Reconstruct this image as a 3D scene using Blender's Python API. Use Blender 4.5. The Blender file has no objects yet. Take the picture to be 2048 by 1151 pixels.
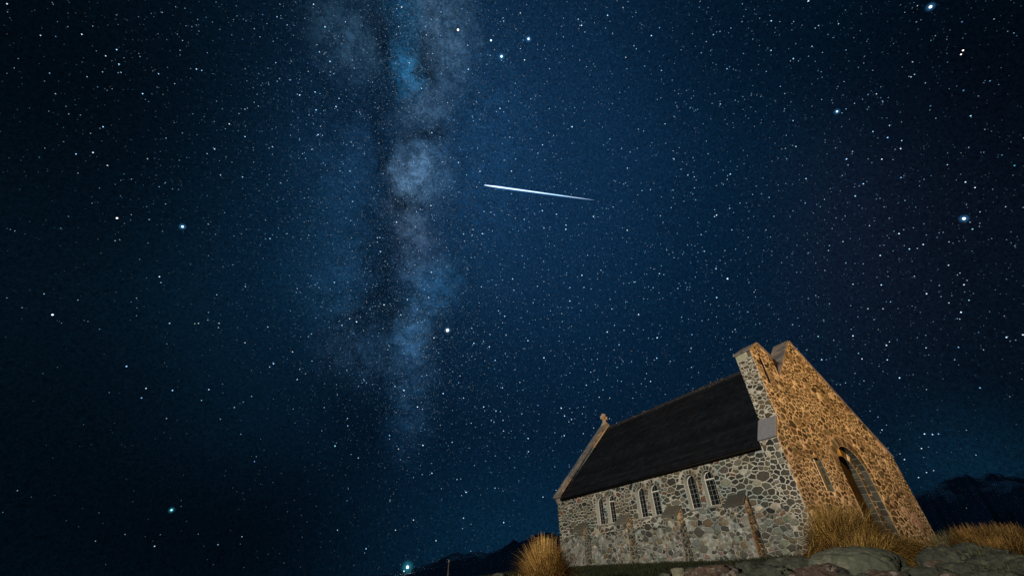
import bpy, bmesh, math, random
import numpy as np
from mathutils import Vector, Matrix, noise as mnoise
from mathutils.geometry import tessellate_polygon
from mathutils.bvhtree import BVHTree

random.seed(7)
rng = np.random.default_rng(7)
S = bpy.context.scene
COL = S.collection
R = math.radians

# ------------------------------------------------------------------ camera
FPX, CX, CY = 793.9, 1024.0, 575.5          # focal length in pixels of the 2048 px wide photograph
CAM = Vector((-16.008, -8.102, -1.417))
FW = Vector((0.40128909, 0.69063098, 0.60166097)).normalized()
RT = Vector((0.86652976, -0.49909992, -0.00504449)).normalized()
UP = RT.cross(FW).normalized()
cd = bpy.data.cameras.new('camera')
cam = bpy.data.objects.new('camera', cd); COL.objects.link(cam)
cam.matrix_world = Matrix(((RT.x, UP.x, -FW.x, CAM.x), (RT.y, UP.y, -FW.y, CAM.y), (RT.z, UP.z, -FW.z, CAM.z), (0, 0, 0, 1)))
cd.sensor_width = 36.0; cd.sensor_fit = 'HORIZONTAL'
cd.lens = 36.0 * FPX / 2048.0
cd.clip_start = 0.05; cd.clip_end = 100000
S.camera = cam

def ray(x, y):
    return (FW + RT * ((x - CX) / FPX) - UP * ((y - CY) / FPX)).normalized()
def at(x, y, d):
    return CAM + ray(x, y) * d

# ------------------------------------------------------------------ render / view
S.view_settings.view_transform = 'Standard'; S.view_settings.look = 'None'
S.view_settings.exposure = 0.0; S.view_settings.gamma = 1.0
S.render.engine = 'CYCLES'
S.cycles.use_denoising = False
S.cycles.use_adaptive_sampling = False
S.cycles.sample_clamp_indirect = 0.02
S.cycles.max_bounces = 4; S.cycles.diffuse_bounces = 2; S.cycles.glossy_bounces = 2; S.cycles.transparent_max_bounces = 8
S.render.film_transparent = False

def lin(r, g, b):
    f = lambda c: (c / 255) / 12.92 if c <= 10.3 else ((c / 255 + 0.055) / 1.055) ** 2.4
    return (f(r), f(g), f(b))

# ------------------------------------------------------------------ night sky (directions only)
W = bpy.data.worlds.new('World'); S.world = W; W.use_nodes = True
nt = W.node_tree; nt.nodes.clear()
N = nt.nodes; LK = nt.links
out = N.new('ShaderNodeOutputWorld'); bg = N.new('ShaderNodeBackground'); LK.new(bg.outputs[0], out.inputs[0])
tc = N.new('ShaderNodeTexCoord')
DIR = tc.outputs['Generated']
def vmath(op, a, b=None, c=None, scale=None):
    n = N.new('ShaderNodeVectorMath'); n.operation = op
    for i, v in enumerate((a, b, c)):
        if v is None: continue
        if hasattr(v, 'links'): LK.new(v, n.inputs[i])
        else: n.inputs[i].default_value = v
    if scale is not None:
        if hasattr(scale, 'links'): LK.new(scale, n.inputs['Scale'])
        else: n.inputs['Scale'].default_value = scale
    return n.outputs['Value'] if op in ('LENGTH', 'DOT_PRODUCT') else n.outputs['Vector']
def fmath(op, a, b=None, c=None, clamp=False):
    n = N.new('ShaderNodeMath'); n.operation = op; n.use_clamp = clamp
    for i, v in enumerate((a, b, c)):
        if v is None: continue
        if hasattr(v, 'links'): LK.new(v, n.inputs[i])
        else: n.inputs[i].default_value = v
    return n.outputs[0]
def mrange(v, a, b, c=0.0, d=1.0, smooth=True):
    n = N.new('ShaderNodeMapRange'); n.interpolation_type = 'SMOOTHSTEP' if smooth else 'LINEAR'
    LK.new(v, n.inputs[0])
    for i, q in enumerate((a, b, c, d)): n.inputs[i + 1].default_value = q
    return n.outputs[0]
def noise(vec, scale, detail=4, rough=0.55):
    n = N.new('ShaderNodeTexNoise'); n.inputs['Scale'].default_value = scale
    n.inputs['Detail'].default_value = detail; n.inputs['Roughness'].default_value = rough
    LK.new(vec, n.inputs['Vector']); return n
nw = noise(DIR, 5.0, 5, 0.6)
WARP = vmath('ADD', DIR, vmath('SCALE', vmath('SUBTRACT', nw.outputs['Color'], (0.5, 0.5, 0.5)), scale=0.11))
nw2 = noise(DIR, 14.0, 5, 0.62)
WARP = vmath('ADD', WARP, vmath('SCALE', vmath('SUBTRACT', nw2.outputs['Color'], (0.5, 0.5, 0.5)), scale=0.055))
def blob(px, py, rx, ry, ang=0, src=None):
    c = ray(px, py); a = R(ang)
    e1 = ray(px + 8 * math.cos(a), py - 8 * math.sin(a)) - c; e2 = ray(px + 8 * math.sin(a), py + 8 * math.cos(a)) - c
    s1, s2 = e1.length / 8 * rx, e2.length / 8 * ry
    t1 = e1.normalized(); t2 = c.cross(t1).normalized()
    m = Matrix((t1, t2, c)).transposed()
    mp = N.new('ShaderNodeMapping'); mp.vector_type = 'TEXTURE'
    LK.new(src or WARP, mp.inputs['Vector'])
    mp.inputs['Location'].default_value = c; mp.inputs['Rotation'].default_value = m.to_euler('XYZ')
    mp.inputs['Scale'].default_value = (s1, s2, max(s1, s2))
    return mrange(vmath('LENGTH', mp.outputs[0]), 1.0, 0.0)
acc = None
def add(col, f):
    global acc
    n = vmath('SCALE', col, scale=f)
    acc = n if acc is None else vmath('ADD', acc, n)
acc = vmath('MULTIPLY', (0.0011, 0.0055, 0.0110), (1, 1, 1))
# broad airglow of the sky: large smooth regions
add((0.0018, 0.0142, 0.042), blob(1120, 470, 800, 900, 0, DIR))
add((0.0020, 0.0065, 0.016), blob(930, 260, 560, 700, 0, DIR))
add((0.0008, 0.0110, 0.0260), blob(1080, 1120, 560, 330, 0, DIR))
add((0.0012, 0.0105, 0.0230), blob(1960, 960, 330, 240, 0, DIR))
add((0.0048, 0.0035, 0.0080), blob(1800, 480, 480, 460, 0))
add((0.0010, 0.0068, 0.0165), blob(600, 500, 360, 480, -20, DIR))
add((0.0014, 0.0090, 0.0200), blob(660, 480, 110, 260, -20))
add((0.0016, 0.0088, 0.0250), blob(1050, 300, 480, 620, 0, DIR))
add((0.0004, 0.0020, 0.0040), blob(150, 600, 700, 900, 0, DIR))
# milky way clouds
fil = mrange(noise(WARP, 34, 8, 0.74).outputs['Fac'], 0.36, 0.68)
fil2 = fmath('ADD', fmath('MULTIPLY', fil, 0.78), 0.18)
def cloud(col, *a): add(col, fmath('MULTIPLY', blob(*a), fil2))
cloud((0.052, 0.108, 0.172), 893, 40, 92, 190, 15)
cloud((0.038, 0.078, 0.128), 868, 150, 80, 140, 0)
cloud((0.030, 0.075, 0.125), 695, 65, 105, 135, 20)
cloud((0.014, 0.150, 0.330), 810, 125, 42, 75, -10)
cloud((0.010, 0.100, 0.220), 795, 155, 60, 70, 0)
cloud((0.016, 0.130, 0.280), 812, 20, 60, 70, 0)
cloud((0.050, 0.105, 0.175), 836, 222, 75, 75, 0)
cloud((0.090, 0.170, 0.270), 822, 345, 60, 74, -20)
cloud((0.045, 0.105, 0.190), 850, 345, 85, 110, 0)
cloud((0.060, 0.105, 0.170), 812, 440, 60, 70, 0)
cloud((0.045, 0.080, 0.140), 830, 500, 70, 100, 0)
cloud((0.012, 0.060, 0.130), 860, 575, 85, 110, 0)
cloud((0.026, 0.075, 0.145), 838, 650, 60, 110, 0)
cloud((0.014, 0.046, 0.100), 828, 740, 62, 150, 0)
cloud((0.007, 0.028, 0.062), 815, 850, 70, 130, 0)
cloud((0.010, 0.050, 0.115), 860, 585, 34, 60, 0)
cloud((0.014, 0.060, 0.130), 820, 690, 50, 60, 0)
cloud((0.008, 0.036, 0.080), 700, 560, 90, 150, -20)
cloud((0.014, 0.040, 0.080), 740, 690, 130, 130, 0)
cloud((0.005, 0.022, 0.055), 700, 330, 160, 260, 0)
cloud((0.005, 0.026, 0.064), 960, 300, 170, 420, 0)
# dust lanes
def lane(k, *a):
    global acc
    f = fmath('MULTIPLY_ADD', fmath('MULTIPLY', blob(*a), fmath('ADD', fmath('MULTIPLY', fil, -0.5), 1.2)), -k, 1.0, clamp=True)
    acc = vmath('SCALE', acc, scale=f)
lane(0.42, 770, 320, 44, 260, 6)
lane(0.45, 765, 110, 36, 150, 0)
lane(0.58, 850, 268, 80, 36, 15)
lane(0.45, 750, 590, 52, 190, -12)
lane(0.40, 735, 470, 75, 110, 0)
lane(0.50, 842, 130, 46, 90, -15)
lane(0.62, 815, 398, 45, 34, 0)
lane(0.40, 790, 640, 46, 110, 0)
lane(0.22, 690, 720, 70, 190, 0)
lane(0.20, 730, 850, 90, 140, 0)
lane(0.30, 680, 215, 120, 110, 20)
# edges of the glow: the sky darkens to the far left, to the upper right and to the left horizon
def dim(k, *a):
    global acc
    f = fmath('MULTIPLY_ADD', blob(*a, 0, DIR), -k, 1.0, clamp=True)
    acc = vmath('SCALE', acc, scale=f)
dim(0.42, 90, 120, 700, 640)
dim(0.36, 40, 900, 640, 420)
dim(0.45, 420, 1080, 620, 260)
dim(0.45, 1980, 60, 620, 420)
dim(0.42, 1960, 420, 620, 620)
dim(0.25, 1500, 60, 420, 300)
gr = noise(DIR, 180, 3, 0.7).outputs['Fac']
acc = vmath('SCALE', acc, scale=mrange(gr, 0.2, 0.8, 0.45, 1.55, False))
gr2 = noise(DIR, 420, 2, 0.7).outputs['Fac']
acc = vmath('SCALE', acc, scale=mrange(gr2, 0.25, 0.75, 0.5, 1.5, False))
sx = N.new('ShaderNodeSeparateXYZ'); LK.new(DIR, sx.inputs[0])
acc = vmath('SCALE', acc, scale=mrange(sx.outputs['Z'], -0.06, 0.02, 0.1, 1.0))
LK.new(acc, bg.inputs['Color']); bg.inputs['Strength'].default_value = 0.84
W.cycles.sampling_method = 'MANUAL'; W.cycles.sample_map_resolution = 256

# ------------------------------------------------------------------ helpers
def tag(o, label=None, cat=None, group=None, kind=None):
    if label: o['label'] = label
    if cat: o['category'] = cat
    if group: o['group'] = group
    if kind: o['kind'] = kind
    return o
def empty(name, loc):
    o = bpy.data.objects.new(name, None); COL.objects.link(o); o.location = loc; o.empty_display_size = 0.2
    return o
class MB:
    def __init__(s): s.v = []; s.f = []; s.m = []; s.c = []; s.sm = []
    def add(s, vs, fs, mi=0, col=(1, 1, 1), smooth=False):
        b = len(s.v); s.v += [tuple(p) for p in vs]; s.c += [col] * len(vs)
        for f in fs: s.f.append([b + i for i in f]); s.m.append(mi); s.sm.append(smooth)
        return b
    def quad(s, a, b, c, d, mi=0, col=(1, 1, 1)): s.add([a, b, c, d], [(0, 1, 2, 3)], mi, col)
    def hexa(s, p, mi=0, col=(1, 1, 1)):   # 8 points: bottom ring 0-3, top ring 4-7
        s.add(p, [(3, 2, 1, 0), (4, 5, 6, 7), (0, 1, 5, 4), (1, 2, 6, 5), (2, 3, 7, 6), (3, 0, 4, 7)], mi, col)
    def box(s, x0, x1, y0, y1, z0, z1, mi=0, col=(1, 1, 1)):
        s.hexa([(x0, y0, z0), (x1, y0, z0), (x1, y1, z0), (x0, y1, z0), (x0, y0, z1), (x1, y0, z1), (x1, y1, z1), (x0, y1, z1)], mi, col)
    def tube(s, p0, p1, r0, r1, n=10, mi=0, col=(1, 1, 1), cap=True):
        p0, p1 = Vector(p0), Vector(p1); a = (p1 - p0).normalized(); u = a.orthogonal().normalized(); w = a.cross(u)
        vs = []
        for p, r in ((p0, r0), (p1, r1)):
            for i in range(n):
                t = 2 * math.pi * i / n; vs.append(p + (u * math.cos(t) + w * math.sin(t)) * r)
        fs = [(i, (i + 1) % n, n + (i + 1) % n, n + i) for i in range(n)]
        if cap: fs += [tuple(range(n - 1, -1, -1)), tuple(range(n, 2 * n))]
        s.add(vs, fs, mi, col, True)
    def build(s, name, mats, parent=None, bevel=0, sharp=None):
        me = bpy.data.meshes.new(name)
        off = parent.matrix_world.translation if parent else Vector((0, 0, 0))
        me.from_pydata(s.v, [], s.f); me.validate()
        for m in (mats if isinstance(mats, (list, tuple)) else [mats]): me.materials.append(m)
        if len(me.polygons) == len(s.f):
            me.polygons.foreach_set('material_index', s.m); me.polygons.foreach_set('use_smooth', s.sm)
        at_ = me.color_attributes.new('tint', 'FLOAT_COLOR', 'POINT')
        buf = np.ones((len(me.vertices), 4), np.float32); buf[:, :3] = np.array(s.c, np.float32)
        at_.data.foreach_set('color', buf.ravel())
        if sharp is not None: me.set_sharp_from_angle(angle=R(sharp))
        me.update()
        o = bpy.data.objects.new(name, me); COL.objects.link(o)
        if parent: o.parent = parent; o.matrix_parent_inverse = Matrix.Translation(-wloc(parent))
        if bevel:
            bv = o.modifiers.new('bevel', 'BEVEL'); bv.width = bevel; bv.segments = 2; bv.limit_method = 'ANGLE'
        return o
def wloc(o):
    l = Vector(o.location)
    return l        # every nested part sits at the origin of its thing, so only the root moves

# ------------------------------------------------------------------ materials
def mat(name, base=(0.5, 0.5, 0.5), rough=0.85, tint=False, var=0.25, nscale=6, detail=6, bump=0.0, bscale=30, alt=None, altscale=1.2, lo=0.42, hi=0.6, spec=0.25, metal=0.0):
    m = bpy.data.materials.new(name); m.use_nodes = True
    t = m.node_tree; b = t.nodes['Principled BSDF']; L = t.links
    b.inputs['Roughness'].default_value = rough; b.inputs['Specular IOR Level'].default_value = spec; b.inputs['Metallic'].default_value = metal
    co = t.nodes.new('ShaderNodeTexCoord')
    if tint:
        a = t.nodes.new('ShaderNodeAttribute'); a.attribute_name = 'tint'; c = a.outputs['Color']
        if base != (0.5, 0.5, 0.5):
            mm = t.nodes.new('ShaderNodeMix'); mm.data_type = 'RGBA'; mm.blend_type = 'MULTIPLY'; mm.inputs[0].default_value = 1
            mm.inputs[6].default_value = (*base, 1); L.new(c, mm.inputs[7]); c = mm.outputs[2]
    else:
        g = t.nodes.new('ShaderNodeRGB'); g.outputs[0].default_value = (*base, 1); c = g.outputs[0]
    if alt:
        for q, (ac, asc) in enumerate(alt if isinstance(alt, list) else [(alt, altscale)]):
            n2 = t.nodes.new('ShaderNodeTexNoise'); n2.inputs['Scale'].default_value = asc; n2.inputs['Detail'].default_value = 5
            mp = t.nodes.new('ShaderNodeMapping'); mp.inputs['Location'].default_value = (3.1 * q, 7.7 * q, 1.3 * q)
            L.new(co.outputs['Object'], mp.inputs[0]); L.new(mp.outputs[0], n2.inputs['Vector'])
            r2 = t.nodes.new('ShaderNodeMapRange'); r2.interpolation_type = 'SMOOTHSTEP'; L.new(n2.outputs['Fac'], r2.inputs[0])
            r2.inputs[1].default_value = lo; r2.inputs[2].default_value = hi
            mx = t.nodes.new('ShaderNodeMix'); mx.data_type = 'RGBA'; L.new(r2.outputs[0], mx.inputs[0]); L.new(c, mx.inputs[6])
            mx.inputs[7].default_value = (*ac, 1); c = mx.outputs[2]
    n = t.nodes.new('ShaderNodeTexNoise'); n.inputs['Scale'].default_value = nscale; n.inputs['Detail'].default_value = detail; n.inputs['Roughness'].default_value = 0.65
    L.new(co.outputs['Object'], n.inputs['Vector'])
    r = t.nodes.new('ShaderNodeMapRange'); L.new(n.outputs['Fac'], r.inputs[0])
    r.inputs[1].default_value = 0.25; r.inputs[2].default_value = 0.75; r.inputs[3].default_value = 1 - var; r.inputs[4].default_value = 1 + var
    v = t.nodes.new('ShaderNodeVectorMath'); v.operation = 'SCALE'; L.new(c, v.inputs[0]); L.new(r.outputs[0], v.inputs['Scale'])
    L.new(v.outputs[0], b.inputs['Base Color'])
    if bump:
        bn = t.nodes.new('ShaderNodeTexNoise'); bn.inputs['Scale'].default_value = bscale; bn.inputs['Detail'].default_value = 6
        L.new(co.outputs['Object'], bn.inputs['Vector'])
        bb = t.nodes.new('ShaderNodeBump'); bb.inputs['Strength'].default_value = bump; bb.inputs['Distance'].default_value = 0.03
        L.new(bn.outputs['Fac'], bb.inputs['Height']); L.new(bb.outputs[0], b.inputs['Normal'])
    return m
def emit(name, col, strength, tint=False):
    m = bpy.data.materials.new(name); m.use_nodes = True
    t = m.node_tree; t.nodes.clear()
    o = t.nodes.new('ShaderNodeOutputMaterial'); e = t.nodes.new('ShaderNodeEmission'); t.links.new(e.outputs[0], o.inputs[0])
    e.inputs[0].default_value = (*col, 1); e.inputs[1].default_value = strength
    if tint:
        a = t.nodes.new('ShaderNodeAttribute'); a.attribute_name = 'tint'; t.links.new(a.outputs['Color'], e.inputs[0])
    m.cycles.emission_sampling = 'NONE'
    return m
M_STONE = mat('field_stone', tint=True, var=0.45, nscale=16, bump=0.5, bscale=35, rough=0.8)
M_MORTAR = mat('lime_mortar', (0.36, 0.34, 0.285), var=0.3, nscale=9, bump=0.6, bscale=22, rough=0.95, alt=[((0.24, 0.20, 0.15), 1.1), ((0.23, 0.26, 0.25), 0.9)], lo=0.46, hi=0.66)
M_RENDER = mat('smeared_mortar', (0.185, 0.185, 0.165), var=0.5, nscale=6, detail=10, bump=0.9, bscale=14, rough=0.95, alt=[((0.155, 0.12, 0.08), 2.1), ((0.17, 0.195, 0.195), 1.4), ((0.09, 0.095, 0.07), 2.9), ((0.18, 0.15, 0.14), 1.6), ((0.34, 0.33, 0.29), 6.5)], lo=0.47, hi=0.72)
M_GMORTAR = mat('pale_gable_mortar', (0.42, 0.39, 0.34), var=0.35, nscale=8, bump=0.6, bscale=20, rough=0.95, alt=[((0.22, 0.19, 0.15), 1.0)], lo=0.45, hi=0.65)
M_SHADED = mat('shaded_mortar', (0.13, 0.13, 0.11), var=.3, nscale=9, bump=.5, bscale=20)  # mortar darkened, the shade of the recesses put into its colour
M_COPE = mat('coping_stone', (0.17, 0.155, 0.145), var=0.35, nscale=7, bump=0.4, bscale=25, alt=[((0.24, 0.20, 0.16), 1.4), ((0.10, 0.10, 0.10), 2.2)], lo=0.48, hi=0.62)
M_SMOOTH = mat('dressed_stone', (0.16, 0.165, 0.19), var=0.2, nscale=9, bump=0.15, bscale=40)
M_SLATE = mat('roof_slate', tint=True, var=0.35, nscale=14, bump=0.3, bscale=40, rough=0.7, spec=0.15)
M_DARK = mat('timber_and_slot_shade', (0.02, 0.016, 0.014), var=0.3, nscale=8, bump=0.2)
M_GLASS = mat('dark_glass', (0.006, 0.007, 0.008), rough=0.12, var=0.2, spec=0.4)
M_LEAD = mat('leaded_bar', (0.24, 0.245, 0.24), rough=0.6, var=0.2)
M_WHITE = mat('cream_paint', (0.56, 0.53, 0.46), rough=0.7, var=0.2, nscale=20, bump=0.1)
M_ROCK = mat('weathered_rock', (0.032, 0.034, 0.026), var=0.6, nscale=5, detail=10, bump=1.0, bscale=9, alt=[((0.014, 0.015, 0.011), 2.4), ((0.055, 0.058, 0.04), 5.0)], lo=0.5, hi=0.62, rough=0.95)
M_ROCK2 = mat('rusty_rock', (0.055, 0.036, 0.026), var=0.6, nscale=6, detail=10, bump=1.0, bscale=9, alt=[((0.022, 0.018, 0.015), 2.6), ((0.12, 0.10, 0.085), 7.0)], lo=0.52, hi=0.64, rough=0.95)
M_SOIL = mat('mossy_soil', (0.016, 0.020, 0.009), var=0.5, nscale=3, detail=9, bump=0.8, bscale=6, alt=[((0.030, 0.026, 0.017), 0.5), ((0.010, 0.015, 0.006), 1.3)], rough=1.0)
M_GRASS = mat('short_grass', tint=True, var=0.3, nscale=2, rough=0.9)
M_TUSS = mat('tussock_straw', tint=True, var=0.25, nscale=3, rough=0.75, spec=0.2)
M_STAR = emit('star_light', (1, 1, 1), 1.0, True)

# ------------------------------------------------------------------ the lamps of the place (both stand outside the photograph)
M_POST = mat('galvanised_steel', (0.25, 0.25, 0.25), rough=0.5, var=0.15, metal=0.6)
def street_lamp(loc, hgt, aim, col, energy, cone, blend, label):
    root = empty('street_lamp', loc); tag(root, label, 'street lamp')
    p = MB(); p.tube(loc, (loc[0], loc[1], loc[2] + hgt), 0.09, 0.06, 12); p.build('pole', M_POST, root)
    d = (Vector(aim) - Vector((loc[0], loc[1], loc[2] + hgt))).normalized()
    top = Vector((loc[0], loc[1], loc[2] + hgt)); hd = Vector((d.x, d.y, 0)).normalized()
    a = MB(); a.tube(top, top + hd * 0.7, 0.04, 0.035, 8); a.build('arm', M_POST, root)
    lp = top + hd * 0.75
    h = MB(); h.tube(lp - d * 0.18, lp + d * 0.02, 0.10, 0.24, 16); h.build('lamp_head', M_POST, root)
    ld = bpy.data.lights.new('lamp_light', 'SPOT'); ld.color = col; ld.energy = energy
    ld.spot_size = R(cone); ld.spot_blend = blend; ld.shadow_soft_size = 0.25
    lo = bpy.data.objects.new('lamp_light', ld); COL.objects.link(lo)
    lo.location = lp + d * 0.3; lo.rotation_euler = d.to_track_quat('-Z', 'Y').to_euler()
    return root
LAMPS = [
    ((-55.8, -16.0, -2.6), 10.5, (0, 7.2, 0.6), (1.0, 0.94, 0.79), 128000, 46, 1.0, 'white street lamp on a galvanised post down the slope'),
    ((-0.4, -30.0, -2.2), 10.5, (3.4, 0.0, 8.6), (1.0, 0.465, 0.105), 39000, 48, 1.0, 'orange street lamp on a galvanised post facing the church gable'),
]
for a in LAMPS: street_lamp(*a)

# ------------------------------------------------------------------ rubble stone generator
def clip(poly, nx, ny, c):
    o = []; k = len(poly)
    for i in range(k):
        p, q = poly[i], poly[(i + 1) % k]
        dp, dq = nx * p[0] + ny * p[1] - c, nx * q[0] + ny * q[1] - c
        if dp <= 0: o.append(p)
        if dp * dq < 0:
            t = dp / (dp - dq); o.append((p[0] + (q[0] - p[0]) * t, p[1] + (q[1] - p[1]) * t))
    return o
def inside(pt, poly):
    s = None
    for i in range(len(poly)):
        a, b = poly[i], poly[(i + 1) % len(poly)]
        cr = (b[0] - a[0]) * (pt[1] - a[1]) - (b[1] - a[1]) * (pt[0] - a[0])
        if abs(cr) < 1e-12: continue
        if s is None: s = cr > 0
        elif (cr > 0) != s: return False
    return True
def nearest(pt, poly):
    best = None
    for i in range(len(poly)):
        a, b = poly[i], poly[(i + 1) % len(poly)]
        dx, dy = b[0] - a[0], b[1] - a[1]; L = dx * dx + dy * dy
        t = 0 if L == 0 else max(0, min(1, ((pt[0] - a[0]) * dx + (pt[1] - a[1]) * dy) / L))
        q = (a[0] + dx * t, a[1] + dy * t); d = (q[0] - pt[0]) ** 2 + (q[1] - pt[1]) ** 2
        if best is None or d < best[0]: best = (d, q)
    return best[1]
def area(p):
    return 0.5 * sum(p[i][0] * p[(i + 1) % len(p)][1] - p[(i + 1) % len(p)][0] * p[i][1] for i in range(len(p)))
def chaikin(p, r=0.22):
    o = []
    for i in range(len(p)):
        a, b = p[i], p[(i + 1) % len(p)]
        o.append((a[0] + (b[0] - a[0]) * r, a[1] + (b[1] - a[1]) * r)); o.append((a[0] + (b[0] - a[0]) * (1 - r), a[1] + (b[1] - a[1]) * (1 - r)))
    return o
def wobble(p, amp):
    o = []
    for i in range(len(p)):
        a, b = p[i], p[(i + 1) % len(p)]; o.append(a)
        L = math.hypot(b[0] - a[0], b[1] - a[1])
        if L > 0.10:
            j = random.uniform(-amp, amp * 0.4)
            o.append(((a[0] + b[0]) / 2 - (b[1] - a[1]) / L * -j, (a[1] + b[1]) / 2 + (b[0] - a[0]) / L * -j))
    return o
class Frame:
    def __init__(s, O, U, V, Nn): s.O, s.U, s.V, s.N = Vector(O), Vector(U), Vector(V), Vector(Nn); s.flip = s.U.cross(s.V).dot(s.N) < 0
    def p(s, u, v, n=0): return s.O + s.U * u + s.V * v + s.N * n
def put_stone(mb, F, poly, h, col, mi=1, dome=0.007):
    if area(poly) < 0: poly = poly[::-1]
    if F.flip: poly = poly[::-1]
    k = len(poly); cx = sum(p[0] for p in poly) / k; cy = sum(p[1] for p in poly) / k
    rad = math.sqrt(abs(area(poly)) / math.pi); s1 = max(0.5, 1 - random.uniform(.012, .03) / rad); s2 = max(0.25, 1 - 0.06 / rad)
    tx, ty = random.uniform(-0.09, 0.09), random.uniform(-0.09, 0.09)
    vs = []
    for sc, n in ((1, -0.006), (1, h * 0.45), (s1, h), (s2, h + dome)):
        for p in poly:
            du, dv = (p[0] - cx) * sc, (p[1] - cy) * sc
            vs.append(F.p(cx + du, cy + dv, n + (tx * du + ty * dv if n > 0 else 0) + (random.uniform(-.003, .003) if n > h * .9 else 0)))
    fs = []
    for rg in range(3):
        for i in range(k): fs.append((rg * k + i, rg * k + (i + 1) % k, rg * k + k + (i + 1) % k, rg * k + k + i))
    fs.append(tuple(range(3 * k, 4 * k)))
    mb.add(vs, fs, mi, col, True)
def rubble(mb, F, outline, colf, size=0.2, gap=0.014, excl=(), k=1.25, hgt=(0.012, 0.035), skip=None, mi=1, seedjit=0.75, edge=0.004, sz=(0.5, 0.62, 0.8, 1.0, 1.1, 1.45)):
    us = [p[0] for p in outline]; vs = [p[1] for p in outline]
    u0, u1, v0, v1 = min(us), max(us), min(vs), max(vs)
    if area(outline) < 0: outline = outline[::-1]
    pts = []; cell = size; G = {}
    tries = int((u1 - u0 + size) * (v1 - v0 + size) / (size * size) * 26)
    for _ in range(tries):
        u, v = random.uniform(u0 - size * .4, u1 + size * .4), random.uniform(v0 - size * .4, v1 + size * .4)
        r = size * random.choice(sz) * (1 + .5 * mnoise.noise(Vector((u * .75, v * .75, size * 50))))
        gi, gj = int(u / cell // 1), int(v * k / cell // 1); ok = True
        for a in range(-2, 3):
            for b in range(-2, 3):
                for (pu, pv, pr) in G.get((gi + a, gj + b), ()):
                    if (pu - u) ** 2 + ((pv - v) * k) ** 2 < ((r + pr) * 0.5 * 1.02) ** 2: ok = False; break
                if not ok: break
            if not ok: break
        if ok: G.setdefault((gi, gj), []).append((u, v, r)); pts.append((u, v, r))
    A = np.array(pts); P = np.stack([A[:, 0], A[:, 1] * k], 1)
    for i, (u, v, r) in enumerate(pts):
        if any(inside((u, v), e) for e in excl): continue
        poly = [(u - 3 * size, v - 3 * size), (u + 3 * size, v - 3 * size), (u + 3 * size, v + 3 * size), (u - 3 * size, v + 3 * size)]
        d = ((P - P[i]) ** 2).sum(1); idx = np.argsort(d)[1:24]
        for j in idx:
            nx, ny = 2 * (P[j, 0] - P[i, 0]), 2 * (P[j, 1] - P[i, 1])
            c = P[j] @ P[j] - P[i] @ P[i] + (r * r - pts[j][2] ** 2) * 0.3
            ny *= k; ln = math.hypot(nx, ny)
            poly = clip(poly, nx, ny, c - ln * gap * random.uniform(0.55, 1.25))
            if len(poly) < 3: break
        if len(poly) < 3: continue
        for q in range(len(outline)):
            a, b = outline[q], outline[(q + 1) % len(outline)]
            nx, ny = b[1] - a[1], -(b[0] - a[0]); ln = math.hypot(nx, ny) or 1
            poly = clip(poly, nx / ln, ny / ln, (nx * a[0] + ny * a[1]) / ln - edge)
            if len(poly) < 3: break
        if len(poly) < 3: continue
        cu = sum(p[0] for p in poly) / len(poly); cv = sum(p[1] for p in poly) / len(poly)
        for e in excl:
            q = nearest((cu, cv), e); nx, ny = q[0] - cu, q[1] - cv; ln = math.hypot(nx, ny)
            if ln > 3 * size or ln < 1e-6: continue
            if inside((cu, cv), e): poly = []; break
            poly = clip(poly, nx / ln, ny / ln, (nx * q[0] + ny * q[1]) / ln - gap * 0.7)
            if len(poly) < 3: break
        if len(poly) < 3 or abs(area(poly)) < 0.0022: continue
        if skip and skip(cu, cv): continue
        poly = chaikin(wobble(poly, 0.028), .19)
        put_stone(mb, F, poly, random.uniform(*hgt), colf(cu, cv), mi)
def panel(mb, F, outline, holes=(), mi=0, n=0):
    loops = [[Vector((p[0], p[1], 0)) for p in l] for l in [outline, *holes]]
    flat = [p for l in loops for p in l]
    tris = tessellate_polygon(loops)
    mb.add([F.p(p.x, p.y, n) for p in flat], [tuple(t) for t in tris], mi)
def strip(mb, F, loop, n0, n1, mi=0, closed=True):
    k = len(loop)
    for i in range(k if closed else k - 1):
        a, b = loop[i], loop[(i + 1) % k]
        mb.quad(F.p(*a, n0), F.p(*b, n0), F.p(*b, n1), F.p(*a, n1), mi)
def arch(u0, u1, v0, vs, n=14, rise=None):
    c = (u0 + u1) / 2; r = (u1 - u0) / 2; rise = rise or r
    return [(u0, v0), (u1, v0)] + [(c + r * math.cos(math.pi * i / n), vs + rise * math.sin(math.pi * i / n)) for i in range(n + 1)]
def pick(pal):
    t = random.random() * sum(w for w, _ in pal)
    for w, c in pal:
        t -= w
        if t <= 0: break
    f = random.uniform(0.62, 1.22)
    return tuple(min(0.6, x * f * random.uniform(0.93, 1.07)) for x in c)
PAL_SIDE = [(30, (0.047, 0.045, 0.037)), (24, (0.075, 0.070, 0.056)), (18, (0.100, 0.078, 0.050)), (16, (0.024, 0.025, 0.023)), (10, (0.15, 0.135, 0.108)), (3, (0.34, 0.30, 0.24)), (4, (0.14, 0.066, 0.040)), (9, (0.066, 0.076, 0.052))]
PAL_LOW = [(24, (0.065, 0.066, 0.056)), (30, (0.115, 0.118, 0.104)), (18, (0.13, 0.10, 0.062)), (10, (0.045, 0.045, 0.040)), (12, (0.20, 0.20, 0.18)), (6, (0.14, 0.16, 0.12)), (4, (0.20, 0.125, 0.10))]
PAL_GAB = [(30, (0.075, 0.068, 0.042)), (24, (0.11, 0.10, 0.062)), (22, (0.040, 0.036, 0.022)), (12, (0.17, 0.15, 0.10)), (6, (0.42, 0.37, 0.30)), (8, (0.10, 0.07, 0.045))]
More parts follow.
